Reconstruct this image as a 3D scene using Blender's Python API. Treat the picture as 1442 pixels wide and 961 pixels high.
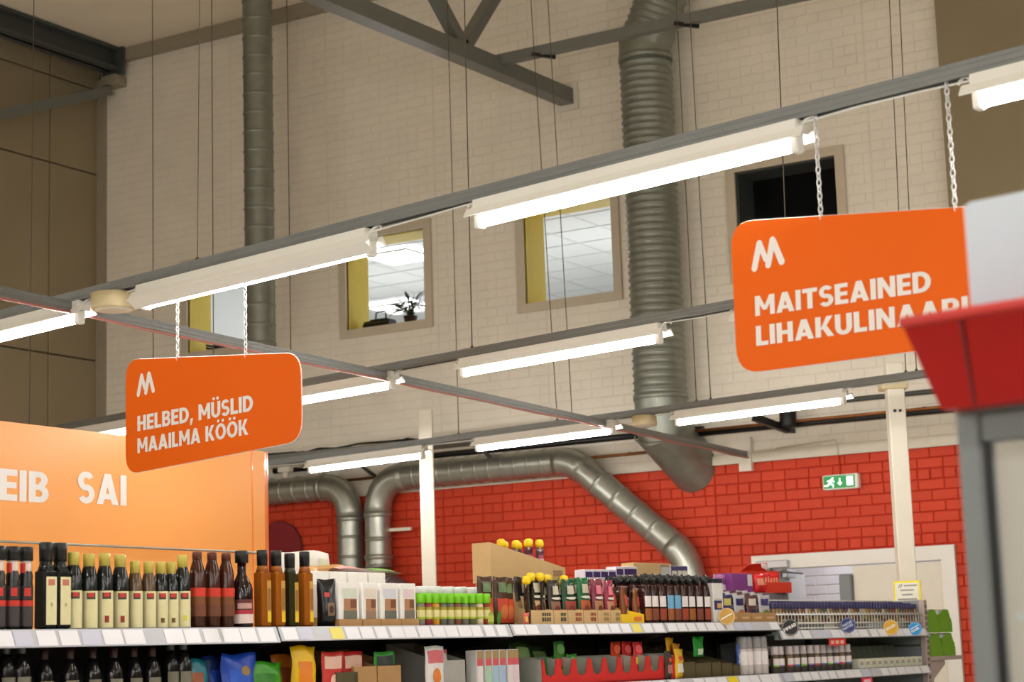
import bpy, math, random
import numpy as np
from mathutils import Vector, Matrix
random.seed(7)
S = bpy.context.scene
for o in list(bpy.data.objects): bpy.data.objects.remove(o)
COL = S.collection
# ------------------------------------------------------------------ camera
F = 2687.5; PITCH = math.radians(9.349); ROLL = math.radians(-1.850); HD = math.radians(31.32)
CAM = Vector((0, 0, 1.5))
Rz = Matrix.Rotation(HD, 3, 'Z')
_r = Vector((1, 0, 0)); _u = Vector((0, -math.sin(PITCH), math.cos(PITCH)))
RT = Rz @ (math.cos(ROLL)*_r + math.sin(ROLL)*_u)
UP = Rz @ (-math.sin(ROLL)*_r + math.cos(ROLL)*_u)
FW = Rz @ Vector((0, math.cos(PITCH), math.sin(PITCH)))
cd = bpy.data.cameras.new('camera'); cam = bpy.data.objects.new('camera', cd); COL.objects.link(cam)
cam.matrix_world = Matrix(((RT.x, UP.x, -FW.x, CAM.x), (RT.y, UP.y, -FW.y, CAM.y), (RT.z, UP.z, -FW.z, CAM.z), (0, 0, 0, 1)))
cd.sensor_width = 36; cd.sensor_fit = 'HORIZONTAL'; cd.lens = F/1442*36
cd.clip_start = .05; cd.clip_end = 200
cd.dof.use_dof = True; cd.dof.focus_distance = 9.5; cd.dof.aperture_fstop = 4.3
S.camera = cam
# ------------------------------------------------------------------ world, exposure
w = bpy.data.worlds.new('world'); S.world = w; w.use_nodes = True
w.node_tree.nodes['Background'].inputs[0].default_value = (.9, .85, .78, 1)
w.node_tree.nodes['Background'].inputs[1].default_value = .02
S.view_settings.view_transform = 'Standard'; S.view_settings.look = 'None'
S.view_settings.gamma = 1; S.view_settings.exposure = 0.0; S.view_settings.use_curve_mapping = False
TUBE = 96.0        # radiance of the fluorescent tubes
LAMPW = 41.0       # watts of each lamp of the rows that go on outside the frame
LAMPC = (1.0, .98, .95)
# ------------------------------------------------------------------ pixel helpers (frame 1442 x 961) used to measure real positions
def ray(x, y): return FW + RT*((x-721)/F) - UP*((y-480.5)/F)
def at(x, y, d): return CAM + ray(x, y)*d
def onp(x, y, p0, n):
    q = ray(x, y); return CAM + q*((Vector(p0)-CAM).dot(n)/q.dot(n))
def onX(x, y, X): return onp(x, y, (X, 0, 0), Vector((1, 0, 0)))
def onY(x, y, Y): return onp(x, y, (0, Y, 0), Vector((0, 1, 0)))
def onZ(x, y, Z): return onp(x, y, (0, 0, Z), Vector((0, 0, 1)))
def depth(P): return (Vector(P)-CAM).dot(FW)
def proj(P):
    v = Vector(P)-CAM; return 721+F*v.dot(RT)/v.dot(FW), 480.5-F*v.dot(UP)/v.dot(FW)
def lineat(A, B, px):
    """point of the 3D line AB seen at image column px"""
    a = A-CAM; b = B-A; k = (px-721)/F
    t = (k*a.dot(FW)-a.dot(RT))/(b.dot(RT)-k*b.dot(FW))
    return A+b*t
def lineaty(A, B, py):
    a = A-CAM; b = B-A; k = -(py-480.5)/F
    t = (k*a.dot(FW)-a.dot(UP))/(b.dot(UP)-k*b.dot(FW))
    return A+b*t
# lamps of the light rows that continue outside the frame (the rows in view carry their own tubes)
def lamp(x, y, z, rz, power=None):
    l = bpy.data.lights.new('tube_lamp', 'POINT'); l.shadow_soft_size = .09
    l.energy = power or LAMPW; l.color = LAMPC
    o = bpy.data.objects.new('tube_lamp', l); COL.objects.link(o); o.location = (x, y, z)
RH = 3.2404
for row in (-3, -2, -1, 0):
    for k in range(6):
        x = -8.6+k*2.0
        lamp(x, 2.55+row*3.27-(x+3.6)*.2, RH-.1, -.197)
for (x, y) in ((.6, 5.1), (2.6, 4.7), (4.6, 4.3), (0, 8.05), (2, 7.65), (4, 7.3), (-.6, 11.3), (1.4, 10.9), (-11.6, 10.4), (-13.4, 10.8)):
    lamp(x, y, RH-.1, -.197)
# ------------------------------------------------------------------ materials
MATS = {}
def mat(name, col, rough=.5, metal=0., noise=0., scale=8., emit=0., alpha=None, trans=0., bump=0., coat=0., ior=1.45, stretch=None, rnd=0., spec=None):
    if name in MATS: return MATS[name]
    m = bpy.data.materials.new(name); m.use_nodes = True; nt = m.node_tree; b = nt.nodes['Principled BSDF']
    c = tuple(((v/12.92) if v <= .04045 else ((v+.055)/1.055)**2.4) for v in [x/255 for x in col])+(1,)
    b.inputs['Base Color'].default_value = c; b.inputs['Roughness'].default_value = rough; b.inputs['Metallic'].default_value = metal
    b.inputs['IOR'].default_value = ior
    if trans: b.inputs['Transmission Weight'].default_value = trans
    if spec is not None: b.inputs['Specular IOR Level'].default_value = spec
    if coat: b.inputs['Coat Weight'].default_value = coat
    if emit:
        b.inputs['Emission Color'].default_value = c; b.inputs['Emission Strength'].default_value = emit
    if alpha is not None: b.inputs['Alpha'].default_value = alpha
    if noise or bump or rnd:
        tc = nt.nodes.new('ShaderNodeTexCoord'); mp = nt.nodes.new('ShaderNodeMapping'); nz = nt.nodes.new('ShaderNodeTexNoise')
        nt.links.new(tc.outputs['Object'], mp.inputs[0]); nt.links.new(mp.outputs[0], nz.inputs['Vector'])
        if stretch: mp.inputs['Scale'].default_value = stretch
        nz.inputs['Scale'].default_value = scale; nz.inputs['Detail'].default_value = 6
        fac = nz.outputs['Fac']
        if noise:
            mr = nt.nodes.new('ShaderNodeMapRange'); mr.inputs[3].default_value = 1-noise; mr.inputs[4].default_value = 1+noise
            mr.inputs[1].default_value = .25; mr.inputs[2].default_value = .75
            nt.links.new(fac, mr.inputs[0])
            out = mr.outputs[0]
            if rnd:
                oi = nt.nodes.new('ShaderNodeObjectInfo'); m2 = nt.nodes.new('ShaderNodeMapRange')
                m2.inputs[3].default_value = 1-rnd; m2.inputs[4].default_value = 1+rnd
                nt.links.new(oi.outputs['Random'], m2.inputs[0])
                mu = nt.nodes.new('ShaderNodeMath'); mu.operation = 'MULTIPLY'
                nt.links.new(out, mu.inputs[0]); nt.links.new(m2.outputs[0], mu.inputs[1]); out = mu.outputs[0]
            vm = nt.nodes.new('ShaderNodeVectorMath'); vm.operation = 'SCALE'; vm.inputs[0].default_value = c[:3]
            nt.links.new(out, vm.inputs['Scale']); nt.links.new(vm.outputs[0], b.inputs['Base Color'])
        if bump:
            bp = nt.nodes.new('ShaderNodeBump'); bp.inputs['Strength'].default_value = bump; bp.inputs['Distance'].default_value = .01
            nt.links.new(fac, bp.inputs['Height']); nt.links.new(bp.outputs[0], b.inputs['Normal'])
    MATS[name] = m
    return m
def C(r, g, b, rough=.45, **k):
    """plain packaging colour"""
    return mat('colour_%d_%d_%d_%d' % (r, g, b, int(rough*100)), (r, g, b), rough, noise=.05, scale=30, **k)
W_BRICK = mat('white_painted_brick', (236, 228, 212), .6, noise=.05, scale=3, bump=.15)
W_JOINT = mat('white_paint_joint', (228, 220, 204), .7, noise=.06, scale=6)
R_BRICK = mat('red_painted_brick', (202, 64, 34), .6, spec=.36, noise=.07, scale=5, bump=.15, rnd=.06)
R_JOINT = mat('red_paint_joint', (178, 44, 18), .7, spec=.3, noise=.06, scale=6)
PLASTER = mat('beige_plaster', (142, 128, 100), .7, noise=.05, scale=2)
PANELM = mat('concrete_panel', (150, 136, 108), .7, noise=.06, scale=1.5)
CEILM = mat('ceiling_sheet', (238, 226, 204), .7, noise=.04, scale=2)
TRIMG = mat('grey_beige_trim', (156, 146, 126), .6, noise=.04)
STEEL = mat('grey_painted_steel', (112, 113, 106), .45, metal=.0, noise=.05, scale=12)
DSTEEL = mat('dark_grey_steel', (72, 76, 74), .5, noise=.06, scale=10)
GALV = mat('galvanised_sheet', (168, 170, 160), .36, metal=.75, noise=.10, scale=14)
GALVD = mat('galvanised_dull', (140, 144, 134), .42, metal=.6, noise=.12, scale=9)
STRUT = mat('zinc_strut', (128, 130, 128), .45, metal=.25, noise=.08, scale=25, stretch=(.2, 1, 1))
WHITEP = mat('white_enamel', (232, 230, 222), .35, noise=.02)
CREAM = mat('cream_enamel', (226, 220, 204), .45, noise=.03)
BEIGEPL = mat('beige_plastic', (206, 190, 150), .5, noise=.03)
TUBEM = mat('lit_tube', (255, 250, 245), .5, emit=TUBE)
BLACK = mat('black_plastic', (18, 18, 18), .4, noise=.1)
BLACKM = mat('black_shelf_metal', (34, 33, 34), .5, noise=.08)
GREYSH = mat('grey_shelf_metal', (128, 134, 136), .5, noise=.04)
SIGNO = mat('orange_sign_sheet', (234, 100, 8), .45, spec=.15, noise=.025, scale=2)
SIGNW = mat('white_sign_print', (238, 232, 226), .5, noise=.01)
PANELO = mat('light_orange_fascia', (248, 166, 84), .4, noise=.03, scale=1.2)
CARD = mat('brown_cardboard', (206, 172, 122), .75, noise=.05, scale=12)
CARD2 = mat('kraft_cardboard', (176, 136, 88), .75, noise=.06, scale=12)
GLASS = mat('clear_glass', (24, 28, 30), .02, alpha=.08, ior=1.45)
YELP = mat('yellow_paint', (232, 208, 96), .6, noise=.04)
OFFW = mat('office_white', (236, 238, 238), .7, noise=.02)
WINF = mat('window_frame_paint', (200, 188, 166), .6, noise=.03)
WIREM = mat('dark_wire', (84, 76, 62), .5, noise=.05)
CHAINM = mat('bright_chain', (225, 225, 225), .3, metal=.5, noise=.05)
FLOORM = mat('pale_floor_tile', (230, 228, 222), .35, noise=.05, scale=2)
# ------------------------------------------------------------------ mesh builder
class MB:
    def __init__(s): s.v = []; s.f = []; s.sm = []
    def add(s, vs, fs, smooth=False):
        n = len(s.v); s.v += [tuple(v) for v in vs]
        for f in fs: s.f.append(tuple(i+n for i in f)); s.sm.append(smooth)
        return s
    def box(s, x0, x1, y0, y1, z0, z1):
        vs = [(x, y, z) for z in (z0, z1) for y in (y0, y1) for x in (x0, x1)]
        return s.add(vs, [(0, 2, 3, 1), (4, 5, 7, 6), (0, 1, 5, 4), (2, 6, 7, 3), (0, 4, 6, 2), (1, 3, 7, 5)])
    def bbox(s, x0, x1, y0, y1, z0, z1, b=.004):
        """box with chamfered vertical and horizontal edges (stacked rings)"""
        def ring(i, z): return [(x0+i+b, y0+i, z), (x1-i-b, y0+i, z), (x1-i, y0+i+b, z), (x1-i, y1-i-b, z), (x1-i-b, y1-i, z), (x0+i+b, y1-i, z), (x0+i, y1-i-b, z), (x0+i, y0+i+b, z)]
        vs = ring(b, z0)+ring(0, z0+b)+ring(0, z1-b)+ring(b, z1)
        fs = [tuple(range(7, -1, -1)), tuple(range(24, 32))]
        for k in range(3):
            for j in range(8): fs.append((k*8+j, k*8+(j+1) % 8, k*8+8+(j+1) % 8, k*8+8+j))
        return s.add(vs, fs)
    def lathe(s, prof, n=14, cx=0, cy=0, smooth=True, squash=1.):
        vs = []; fs = []
        for (r, z) in prof:
            for j in range(n):
                a = 2*math.pi*(j+.5)/n; vs.append((cx+r*math.cos(a), cy+r*math.sin(a)*squash, z))
        for k in range(len(prof)-1):
            for j in range(n): fs.append((k*n+j, k*n+(j+1) % n, (k+1)*n+(j+1) % n, (k+1)*n+j))
        s.add(vs, fs, smooth); m = len(s.v)-len(vs)
        s.f.append(tuple(m+j for j in range(n-1, -1, -1))); s.sm.append(False)
        s.f.append(tuple(m+(len(prof)-1)*n+j for j in range(n))); s.sm.append(False)
        return s
    def arc(s, r, z0, z1, a0, a1, n=8, cx=0, cy=0):
        """curved label: patch of a cylinder facing -Y (angles about -Y in degrees)"""
        vs = []; fs = []
        for k in range(n+1):
            a = math.radians(a0+(a1-a0)*k/n)-math.pi/2
            for z in (z0, z1): vs.append((cx+r*math.cos(a), cy+r*math.sin(a), z))
        for k in range(n): fs.append((2*k, 2*k+2, 2*k+3, 2*k+1))
        return s.add(vs, fs, True)
    def tube(s, pts, rad, n=10, cap=True, smooth=True):
        """round tube along pts; rad is a number or a list"""
        pts = [Vector(p) for p in pts]; N = len(pts)
        if not isinstance(rad, (list, tuple)): rad = [rad]*N
        T = []
        for i in range(N):
            t = (pts[min(i+1, N-1)]-pts[max(i-1, 0)]); T.append(t.normalized())
        a = Vector((0, 0, 1)) if abs(T[0].z) < .9 else Vector((1, 0, 0))
        X = T[0].cross(a).normalized(); vs = []; fs = []
        for i in range(N):
            X = (X-T[i]*X.dot(T[i])).normalized(); Y = T[i].cross(X)
            for j in range(n):
                q = 2*math.pi*j/n; vs.append(pts[i]+(X*math.cos(q)+Y*math.sin(q))*rad[i])
        for i in range(N-1):
            for j in range(n): fs.append((i*n+j, i*n+(j+1) % n, (i+1)*n+(j+1) % n, (i+1)*n+j))
        s.add(vs, fs, smooth); m = len(s.v)-len(vs)
        if cap:
            s.f.append(tuple(m+j for j in range(n-1, -1, -1))); s.sm.append(False)
            s.f.append(tuple(m+(N-1)*n+j for j in range(n))); s.sm.append(False)
        return s
    def mitred(s, pts, rad, n=28):
        """round tube whose straight segments meet in sharp mitres"""
        q = MB().tube(pts, rad, n, cap=False); N = len(pts)
        for i in range(N-1): s.add(q.v[i*n:(i+2)*n], [(j, (j+1) % n, n+(j+1) % n, n+j) for j in range(n)], True)
        return s
    def prism(s, poly, y0, y1):
        """polygon in XZ extruded along Y"""
        n = len(poly); vs = [(x, y0, z) for x, z in poly]+[(x, y1, z) for x, z in poly]
        fs = [tuple(range(n)), tuple(range(2*n-1, n-1, -1))]
        for j in range(n): fs.append((j, j+n, (j+1) % n+n, (j+1) % n))
        return s.add(vs, fs)
    def xprism(s, poly, x0, x1):
        """polygon in YZ extruded along X"""
        n = len(poly); vs = [(x0, y, z) for y, z in poly]+[(x1, y, z) for y, z in poly]
        fs = [tuple(range(n-1, -1, -1)), tuple(range(n, 2*n))]
        for j in range(n): fs.append((j, (j+1) % n, (j+1) % n+n, j+n))
        return s.add(vs, fs)
    def beam(s, A, B, wd, ht, up=(0, 0, 1)):
        A = Vector(A); B = Vector(B); t = (B-A).normalized(); sx = t.cross(Vector(up)).normalized(); sz = sx.cross(t)
        vs = []
        for P in (A, B):
            for a, c in ((-1, -1), (1, -1), (1, 1), (-1, 1)): vs.append(P+sx*a*wd/2+sz*c*ht/2)
        return s.add(vs, [(3, 2, 1, 0), (4, 5, 6, 7), (0, 1, 5, 4), (1, 2, 6, 5), (2, 3, 7, 6), (3, 0, 4, 7)])
    def mesh(s, name, m):
        me = bpy.data.meshes.new(name); me.from_pydata(s.v, [], s.f); me.update()
        me.polygons.foreach_set('use_smooth', s.sm)
        if m: me.materials.append(m)
        return me
def put(name, me, parent=None, loc=(0, 0, 0), rz=0, rot=None):
    o = bpy.data.objects.new(name, me); COL.objects.link(o); o.location = loc
    o.rotation_euler = rot or (0, 0, rz)
    if parent: o.parent = parent
    return o
def obj(name, mb, m, parent=None, loc=(0, 0, 0), rz=0, rot=None): return put(name, mb.mesh(name, m), parent, loc, rz, rot)
def tag(o, label, cat, group=None):
    o['label'] = label; o['category'] = cat
    if group: o['group'] = group
    return o
def thing(name, label, cat, loc=(0, 0, 0), rz=0, group=None, rot=None):
    o = bpy.data.objects.new(name, None); COL.objects.link(o); o.location = loc; o.rotation_euler = rot or (0, 0, rz)
    o.empty_display_size = .05
    return tag(o, label, cat, group)
def struct(name, mb, m, label, parent=None):
    o = obj(name, mb, m, parent)
    if not parent: o['kind'] = 'structure'; o['label'] = label
    return o
ORD = ['first', 'second', 'third', 'fourth', 'fifth', 'sixth', 'seventh', 'eighth', 'ninth', 'tenth', 'eleventh', 'twelfth']
def nth(i):
    if i < 12: return ORD[i]
    n = i+1; return '%d%s' % (n, 'th' if 10 < n % 100 < 14 else {1: 'st', 2: 'nd', 3: 'rd'}.get(n % 10, 'th'))
GS, GHB = .245, .205
def _rect(x0, y0, x1, y1): return [(x0, y0), (x1, y0), (x1, y1), (x0, y1)]
def _ring(cx, cy, rx, ry, a0, a1, t=GS, h=GHB, n=12):
    out = []
    for k in range(n):
        p, q = math.radians(a0+(a1-a0)*k/n), math.radians(a0+(a1-a0)*(k+1)/n)
        out.append([(cx+(rx-t)*math.cos(p), cy+(ry-h)*math.sin(p)), (cx+rx*math.cos(p), cy+ry*math.sin(p)), (cx+rx*math.cos(q), cy+ry*math.sin(q)), (cx+(rx-t)*math.cos(q), cy+(ry-h)*math.sin(q))])
    return out
def glyph(c):
    """bold grotesque capitals drawn as polygons, cap height 1: (polygons, width)"""
    s, h = GS, GHB
    if c in 'ÖÜ':
        g, w = glyph('O' if c == 'Ö' else 'U')
        for cx in (w*.29, w*.71): g = g+[[(cx+.105*math.cos(k*math.pi/5), 1.19+.105*math.sin(k*math.pi/5)) for k in range(10)]]
        return g, w
    if c == ' ': return [], .30
    if c == ',': return [[(.02, -.22), (.14, -.22), (.28, .21), (.04, .21)]], .26
    if c == 'I': return [_rect(0, 0, s, 1)], s
    if c == 'L': return [_rect(0, 0, s, 1), _rect(0, 0, .57, h)], .57
    if c == 'E': return [_rect(0, 0, s, 1), _rect(0, 0, .60, h), _rect(0, .4, .57, .4+h*.95), _rect(0, 1-h, .60, 1)], .60
    if c == 'T': return [_rect(0, 1-h, .70, 1), _rect(.35-s/2, 0, .35+s/2, 1)], .70
    if c == 'H': return [_rect(0, 0, s, 1), _rect(.75-s, 0, .75, 1), _rect(0, .4, .75, .6)], .75
    if c == 'N': return [_rect(0, 0, s*.95, 1), _rect(.78-s*.95, 0, .78, 1), [(0, 1), (.54, 0), (.78, 0), (.24, 1)]], .78
    if c == 'M': return [_rect(0, 0, s*.95, 1), _rect(.96-s*.95, 0, .96, 1), [(0, 1), (.40, .26), (.58, .26), (.25, 1)], [(.71, 1), (.38, .26), (.56, .26), (.96, 1)]], .96
    if c == 'A': return [[(0, 0), (.255, 0), (.56, 1), (.30, 1)], [(.605, 0), (.86, 0), (.56, 1), (.30, 1)], _rect(.2, .17, .66, .35)], .86
    if c == 'K': return [_rect(0, 0, s, 1), [(.2, .34), (.42, .42), (.78, 1), (.50, 1)], [(.26, .5), (.46, .62), (.82, 0), (.54, 0)]], .80
    if c == 'O': return _ring(.46, .5, .46, .52, 0, 360, n=24), .92
    if c == 'U': return [_rect(0, .37, s, 1), _rect(.74-s, .37, .74, 1)]+_ring(.37, .37, .37, .39, 180, 360), .74
    if c == 'D': return [_rect(0, 0, s, 1), _rect(s, 0, .31, h), _rect(s, 1-h, .31, 1)]+_ring(.31, .5, .48, .5, -90, 90), .79
    if c == 'B': return [_rect(0, 0, s, 1), _rect(s, 0, .38, .19), _rect(s, .41, .38, .585), _rect(s, .81, .36, 1)]+_ring(.36, .735, .31, .265, -90, 90, s*.95, .18)+_ring(.38, .29, .33, .29, -90, 90, s*.95, .185), .71
    if c in 'PR': return [_rect(0, 0, s, 1), _rect(s, .36, .36, .55), _rect(s, 1-h, .36, 1)]+_ring(.36, .68, .34, .32, -90, 90, s, .19)+([[(.24, .38), (.50, .40), (.75, 0), (.47, 0)]] if c == 'R' else []), .72
    if c == 'G': return _ring(.46, .5, .46, .52, 45, 325, n=20)+[_rect(.48, .34, .88, .52), _rect(.66, .1, .88, .5)], .9
    if c == 'S': return _ring(.33, .705, .32, .315, 28, 270, .22, .2)+_ring(.33, .295, .33, .315, -152, 90, .22, .2), .66
    return [_rect(0, 0, .5, 1)], .5
def text_words(txt, wd, ht):
    """one mesh builder for each word of a line fitted to wd x ht"""
    tot = sum(glyph(c)[1]+.075 for c in txt)-.075; x = 0; out = []
    for wrd in txt.split(' '):
        ww = sum(glyph(c)[1]+.075 for c in wrd)-.075
        out.append((x/tot*wd, text_mb(wrd, ww/tot*wd, ht))); x += ww+.075+glyph(' ')[1]+.075
    return out
def text_mb(txt, wd, ht, bold=0, shear=0):
    """lettering in the XZ plane facing -Y, lower left at the origin, fitted to wd x ht"""
    polys = []; x = 0
    for c in txt:
        g, w_ = glyph(c)
        for p in g: polys.append([(q[0]+x, q[1]) for q in p])
        x += w_+.075
    x -= .075; mb = MB()
    for ip, p in enumerate(polys):
        ar = sum(p[i-1][0]*p[i][1]-p[i][0]*p[i-1][1] for i in range(len(p)))
        if ar < 0: p = p[::-1]
        mb.add([(q[0]/x*wd, -.0008*((ip*7) % 5)/4, q[1]*ht) for q in p], [tuple(range(len(p)))])
    return mb
def capsule2d(mb, x0, z0, x1, z1, r, y=0, n=6):
    a = math.atan2(z1-z0, x1-x0); vs = []
    for k in range(n+1): q = a-math.pi/2+math.pi*k/n; vs.append((x1+r*math.cos(q), y, z1+r*math.sin(q)))
    for k in range(n+1): q = a+math.pi/2+math.pi*k/n; vs.append((x0+r*math.cos(q), y, z0+r*math.sin(q)))
    return mb.add(vs, [tuple(range(len(vs)))])
def roundquad(pts, r, n=6):
    """corner-rounded polygon from (x,z) points given counterclockwise"""
    out = []; N = len(pts)
    for i in range(N):
        p = Vector(pts[i]); a = (Vector(pts[i-1])-p).normalized(); b = (Vector(pts[(i+1) % N])-p).normalized()
        for k in range(n+1):
            t = k/n; q = p+a*r*(1-t)**2+b*r*t**2; out.append((q.x, q.y))
    return out
def disc_mb(r, th, n=28):
    return MB().prism([(r*math.cos(2*math.pi*k/n), r*math.sin(2*math.pi*k/n)) for k in range(n)], 0, th)
# ================================================================== THE SETTING
D = 15.5                      # back wall plane (Y)
XL = -14.79                   # left wall plane (X)
XR = -5.0                     # where the brick ends at the plain wall
ZC = 8.38                     # ceiling
ZB = 3.12                     # top of the red paint
BW, BH = .225, .0905          # brick module
struct('floor', MB().box(XL-.3, 9, -9, D+.4, -.1, 0), FLOORM, 'pale grey tiled shop floor')
struct('ceiling', MB().box(XL-.3, 9, -9, D+.4, ZC, ZC+.1), CEILM, 'beige sheet ceiling high above the shop')
struct('wall_front', MB().box(XL-.3, 9, -9.2, -9, 0, ZC), PLASTER, 'plain beige wall behind the viewer')
struct('wall_far_right', MB().box(9, 9.2, -9, D+.4, 0, ZC), PLASTER, 'plain beige wall far to the right')
wr = struct('wall_right', MB().box(XR, 9, D-.12, D+.4, 0, ZC), PLASTER, 'plain brown plastered wall at the right end of the brick wall')
WIN = [(-13.51, 4.815), (-11.385, 4.815), (-9.255, 4.825), (-7.0, 4.83)]; WW = .97; WH = .93
DX0, DX1, DZ = -7.02, -5.185, 2.29
HOLES = [(x, x+WW, z, z+WH) for x, z in WIN]+[(DX0, DX1, 0, DZ)]
def wallpieces(x0, x1, z0, z1, holes):
    xs = sorted({x0, x1}|{h[k] for h in holes for k in (0, 1) if x0 < h[k] < x1}); zs = sorted({z0, z1}|{h[k] for h in holes for k in (2, 3) if z0 < h[k] < z1})
    for i in range(len(xs)-1):
        for j in range(len(zs)-1):
            cx, cz = (xs[i]+xs[i+1])/2, (zs[j]+zs[j+1])/2
            if not any(h[0] < cx < h[1] and h[2] < cz < h[3] for h in holes): yield xs[i], xs[i+1], zs[j], zs[j+1]
up, lo = MB(), MB()
for a in wallpieces(XL, XR, ZB, ZC, HOLES): up.box(a[0], a[1], D, D+.35, a[2], a[3])
for a in wallpieces(XL, XR, 0, ZB, HOLES): lo.box(a[0], a[1], D, D+.35, a[2], a[3])
wb = struct('wall_back', up, W_JOINT, 'tall painted brick back wall, white above and red below')
obj('red_wall_base', lo, R_JOINT, wb)
JOINTS = [-12.9, onY(469, 720, D).x, onY(613, 250, D).x, -9.03, -7.353, onY(1213, 0, D).x]
def brick_mb(w_, h_, d=.009, c=.004):
    vs = [(0, 0, 0), (w_, 0, 0), (w_, 0, h_), (0, 0, h_), (c, -d, c), (w_-c, -d, c), (w_-c, -d, h_-c), (c, -d, h_-c)]
    return vs, [(4, 5, 6, 7), (0, 1, 5, 4), (1, 2, 6, 5), (2, 3, 7, 6), (3, 0, 4, 7)]
white, redstuff, reds = MB(), MB(), []
JG = .008
nrow = int(ZC/BH)
segs = sorted([XL, XR]+[j for j in JOINTS if XL+.3 < j < XR-.1])
for r in range(nrow):
    z0 = ZB+(r-34)*BH+JG/2; z1 = z0+BH-JG
    if z0 < .8 or z1 > ZC: continue
    head = (r % 6 == 1); L = BW/2 if head else BW
    for a, b in zip(segs[:-1], segs[1:]):
        x = a+.008-(0 if head else (BW/2 if r % 2 else 0))
        while x < b-.012:
            p0, p1 = max(x, a+.008), min(x+L-JG, b-.008); x += L
            if p1-p0 < .03: continue
            parts = [(p0, p1)]
            for h in HOLES:
                if (h[2]-.09 if h[2] > 1 else 0) < (z0+z1)/2 < h[3]+(.09 if h[2] > 1 else .02):
                    m_ = .1 if h[2] > 1 else .0
                    q = []
                    for (s0, s1) in parts:
                        if s1 <= h[0]-m_ or s0 >= h[1]+m_: q.append((s0, s1))
                        else:
                            if s0 < h[0]-m_-.02: q.append((s0, h[0]-m_))
                            if s1 > h[1]+m_+.02: q.append((h[1]+m_, s1))
                    parts = q
            for (s0, s1) in parts:
                dy = random.uniform(-.0015, .002)
                if z0 > ZB-.001:
                    vs, fs = brick_mb(s1-s0+(.007 if s1 == p1 and s1 < b-.02 else 0), z1-z0, .005, .003); white.add([(v[0]+s0, D+v[1]-dy, v[2]+z0) for v in vs], fs)
                else: reds.append((s0, s1, z0, dy))
def seen(b):
    px, py = proj(((b[0]+b[1])/2, D, b[2]+.04)); return 386 < px < 1400 and 600 < py < 850
vis = sorted([b for b in reds if seen(b)], key=lambda b: -b[0]); near = vis[:300]; nset = set(near)
cache = {}
for b in near:
    k = round(b[1]-b[0], 2)
    if k not in cache:
        vs, fs = brick_mb(k, BH-JG); cache[k] = MB().add(vs, fs).mesh('brick', R_BRICK)
    put('brick', cache[k], wb, (b[0], D-b[3], b[2]))
for b in reds:
    if b not in nset:
        vs, fs = brick_mb(b[1]-b[0], BH-JG); redstuff.add([(v[0]+b[0], D+v[1]-b[3], v[2]+b[2]) for v in vs], fs)
o = obj('red_bricks', redstuff, R_BRICK, wb); o['kind'] = 'stuff'
o = obj('white_bricks', white, W_BRICK, wb); o['kind'] = 'stuff'
struct('trim_1', MB().box(XL, XR, D-.035, D, ZB-.005, ZB+.075), CREAM, 'white painted ledge above the red bricks')
struct('trim_2', MB().box(XL, XR, D-.10, D, ZC-.14, ZC), TRIMG, 'grey strip along the top of the brick wall')
struct('trim_3', MB().box(XL, XL+.10, D-.07, D-.009, 0, ZC-.3), TRIMG, 'narrow corner post where the left wall meets the brick wall')
# left wall of concrete panels
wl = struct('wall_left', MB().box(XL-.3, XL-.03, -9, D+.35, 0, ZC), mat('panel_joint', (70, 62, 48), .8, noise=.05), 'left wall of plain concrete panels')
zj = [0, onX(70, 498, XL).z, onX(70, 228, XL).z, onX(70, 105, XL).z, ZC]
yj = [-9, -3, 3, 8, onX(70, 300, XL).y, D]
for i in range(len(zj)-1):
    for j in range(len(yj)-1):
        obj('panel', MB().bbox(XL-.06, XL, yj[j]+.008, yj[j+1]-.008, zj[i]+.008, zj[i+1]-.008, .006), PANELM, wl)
# windows
for n, (x, z) in enumerate(WIN):
    fr = MB(); a = .085
    fr.box(x-a, x, D-.03, D+.02, z-a, z+WH+a); fr.box(x+WW, x+WW+a, D-.03, D+.02, z-a, z+WH+a)
    fr.box(x, x+WW, D-.03, D+.02, z-a, z); fr.box(x, x+WW, D-.03, D+.02, z+WH, z+WH+a)
    wi = struct('window_%d' % (n+1), fr, WINF, ['half hidden lit window behind the left orange sign', 'lit window with a plant on its sill', 'lit window beside the ribbed duct', 'dark window above the right orange sign'][n])
    rv = MB(); t = .012
    rv.box(x, x+t, D+.02, D+.36, z, z+WH); rv.box(x+WW-t, x+WW, D+.02, D+.36, z, z+WH); rv.box(x+t, x+WW-t, D+.02, D+.36, z+WH-t, z+WH); rv.box(x+t, x+WW-t, D+.02, D+.36, z, z+t)
    obj('reveal', rv, YELP if n < 3 else DSTEEL, wi)
    obj('pane', MB().box(x+t, x+WW-t, D+.03, D+.036, z+t, z+WH-t), GLASS, wi)
# office behind the lit windows
OX0, OX1, OY0, OY1, OZ0, OZ1 = XL+.2, -7.6, D+.36, 23.0, 4.0, 5.98
struct('wall_office', MB().box(OX0, OX1, OY1, OY1+.1, OZ0, OZ1).box(OX0-.1, OX0, OY0, OY1, OZ0, OZ1).box(OX1, OX1+.1, OY0, OY1, OZ0, OZ1), OFFW, 'white office walls seen through the lit windows')
struct('floor_office', MB().box(OX0-.1, OX1+.1, OY0, OY1, OZ0-.1, OZ0), mat('office_floor', (190, 188, 180), .6, noise=.03), 'office floor behind the lit windows')
co = struct('ceiling_office', MB().box(OX0-.1, OX1+.1, OY0, OY1, OZ1, OZ1+.08), OFFW, 'white tiled office ceiling seen through the lit windows')
g = MB()
k = OX0+.3
while k < OX1: g.box(k-.012, k+.012, OY0, OY1, OZ1-.006, OZ1); k += .6
k = OY0+.4
while k < OY1: g.box(OX0, OX1, k-.012, k+.012, OZ1-.009, OZ1-.002); k += .6
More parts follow.
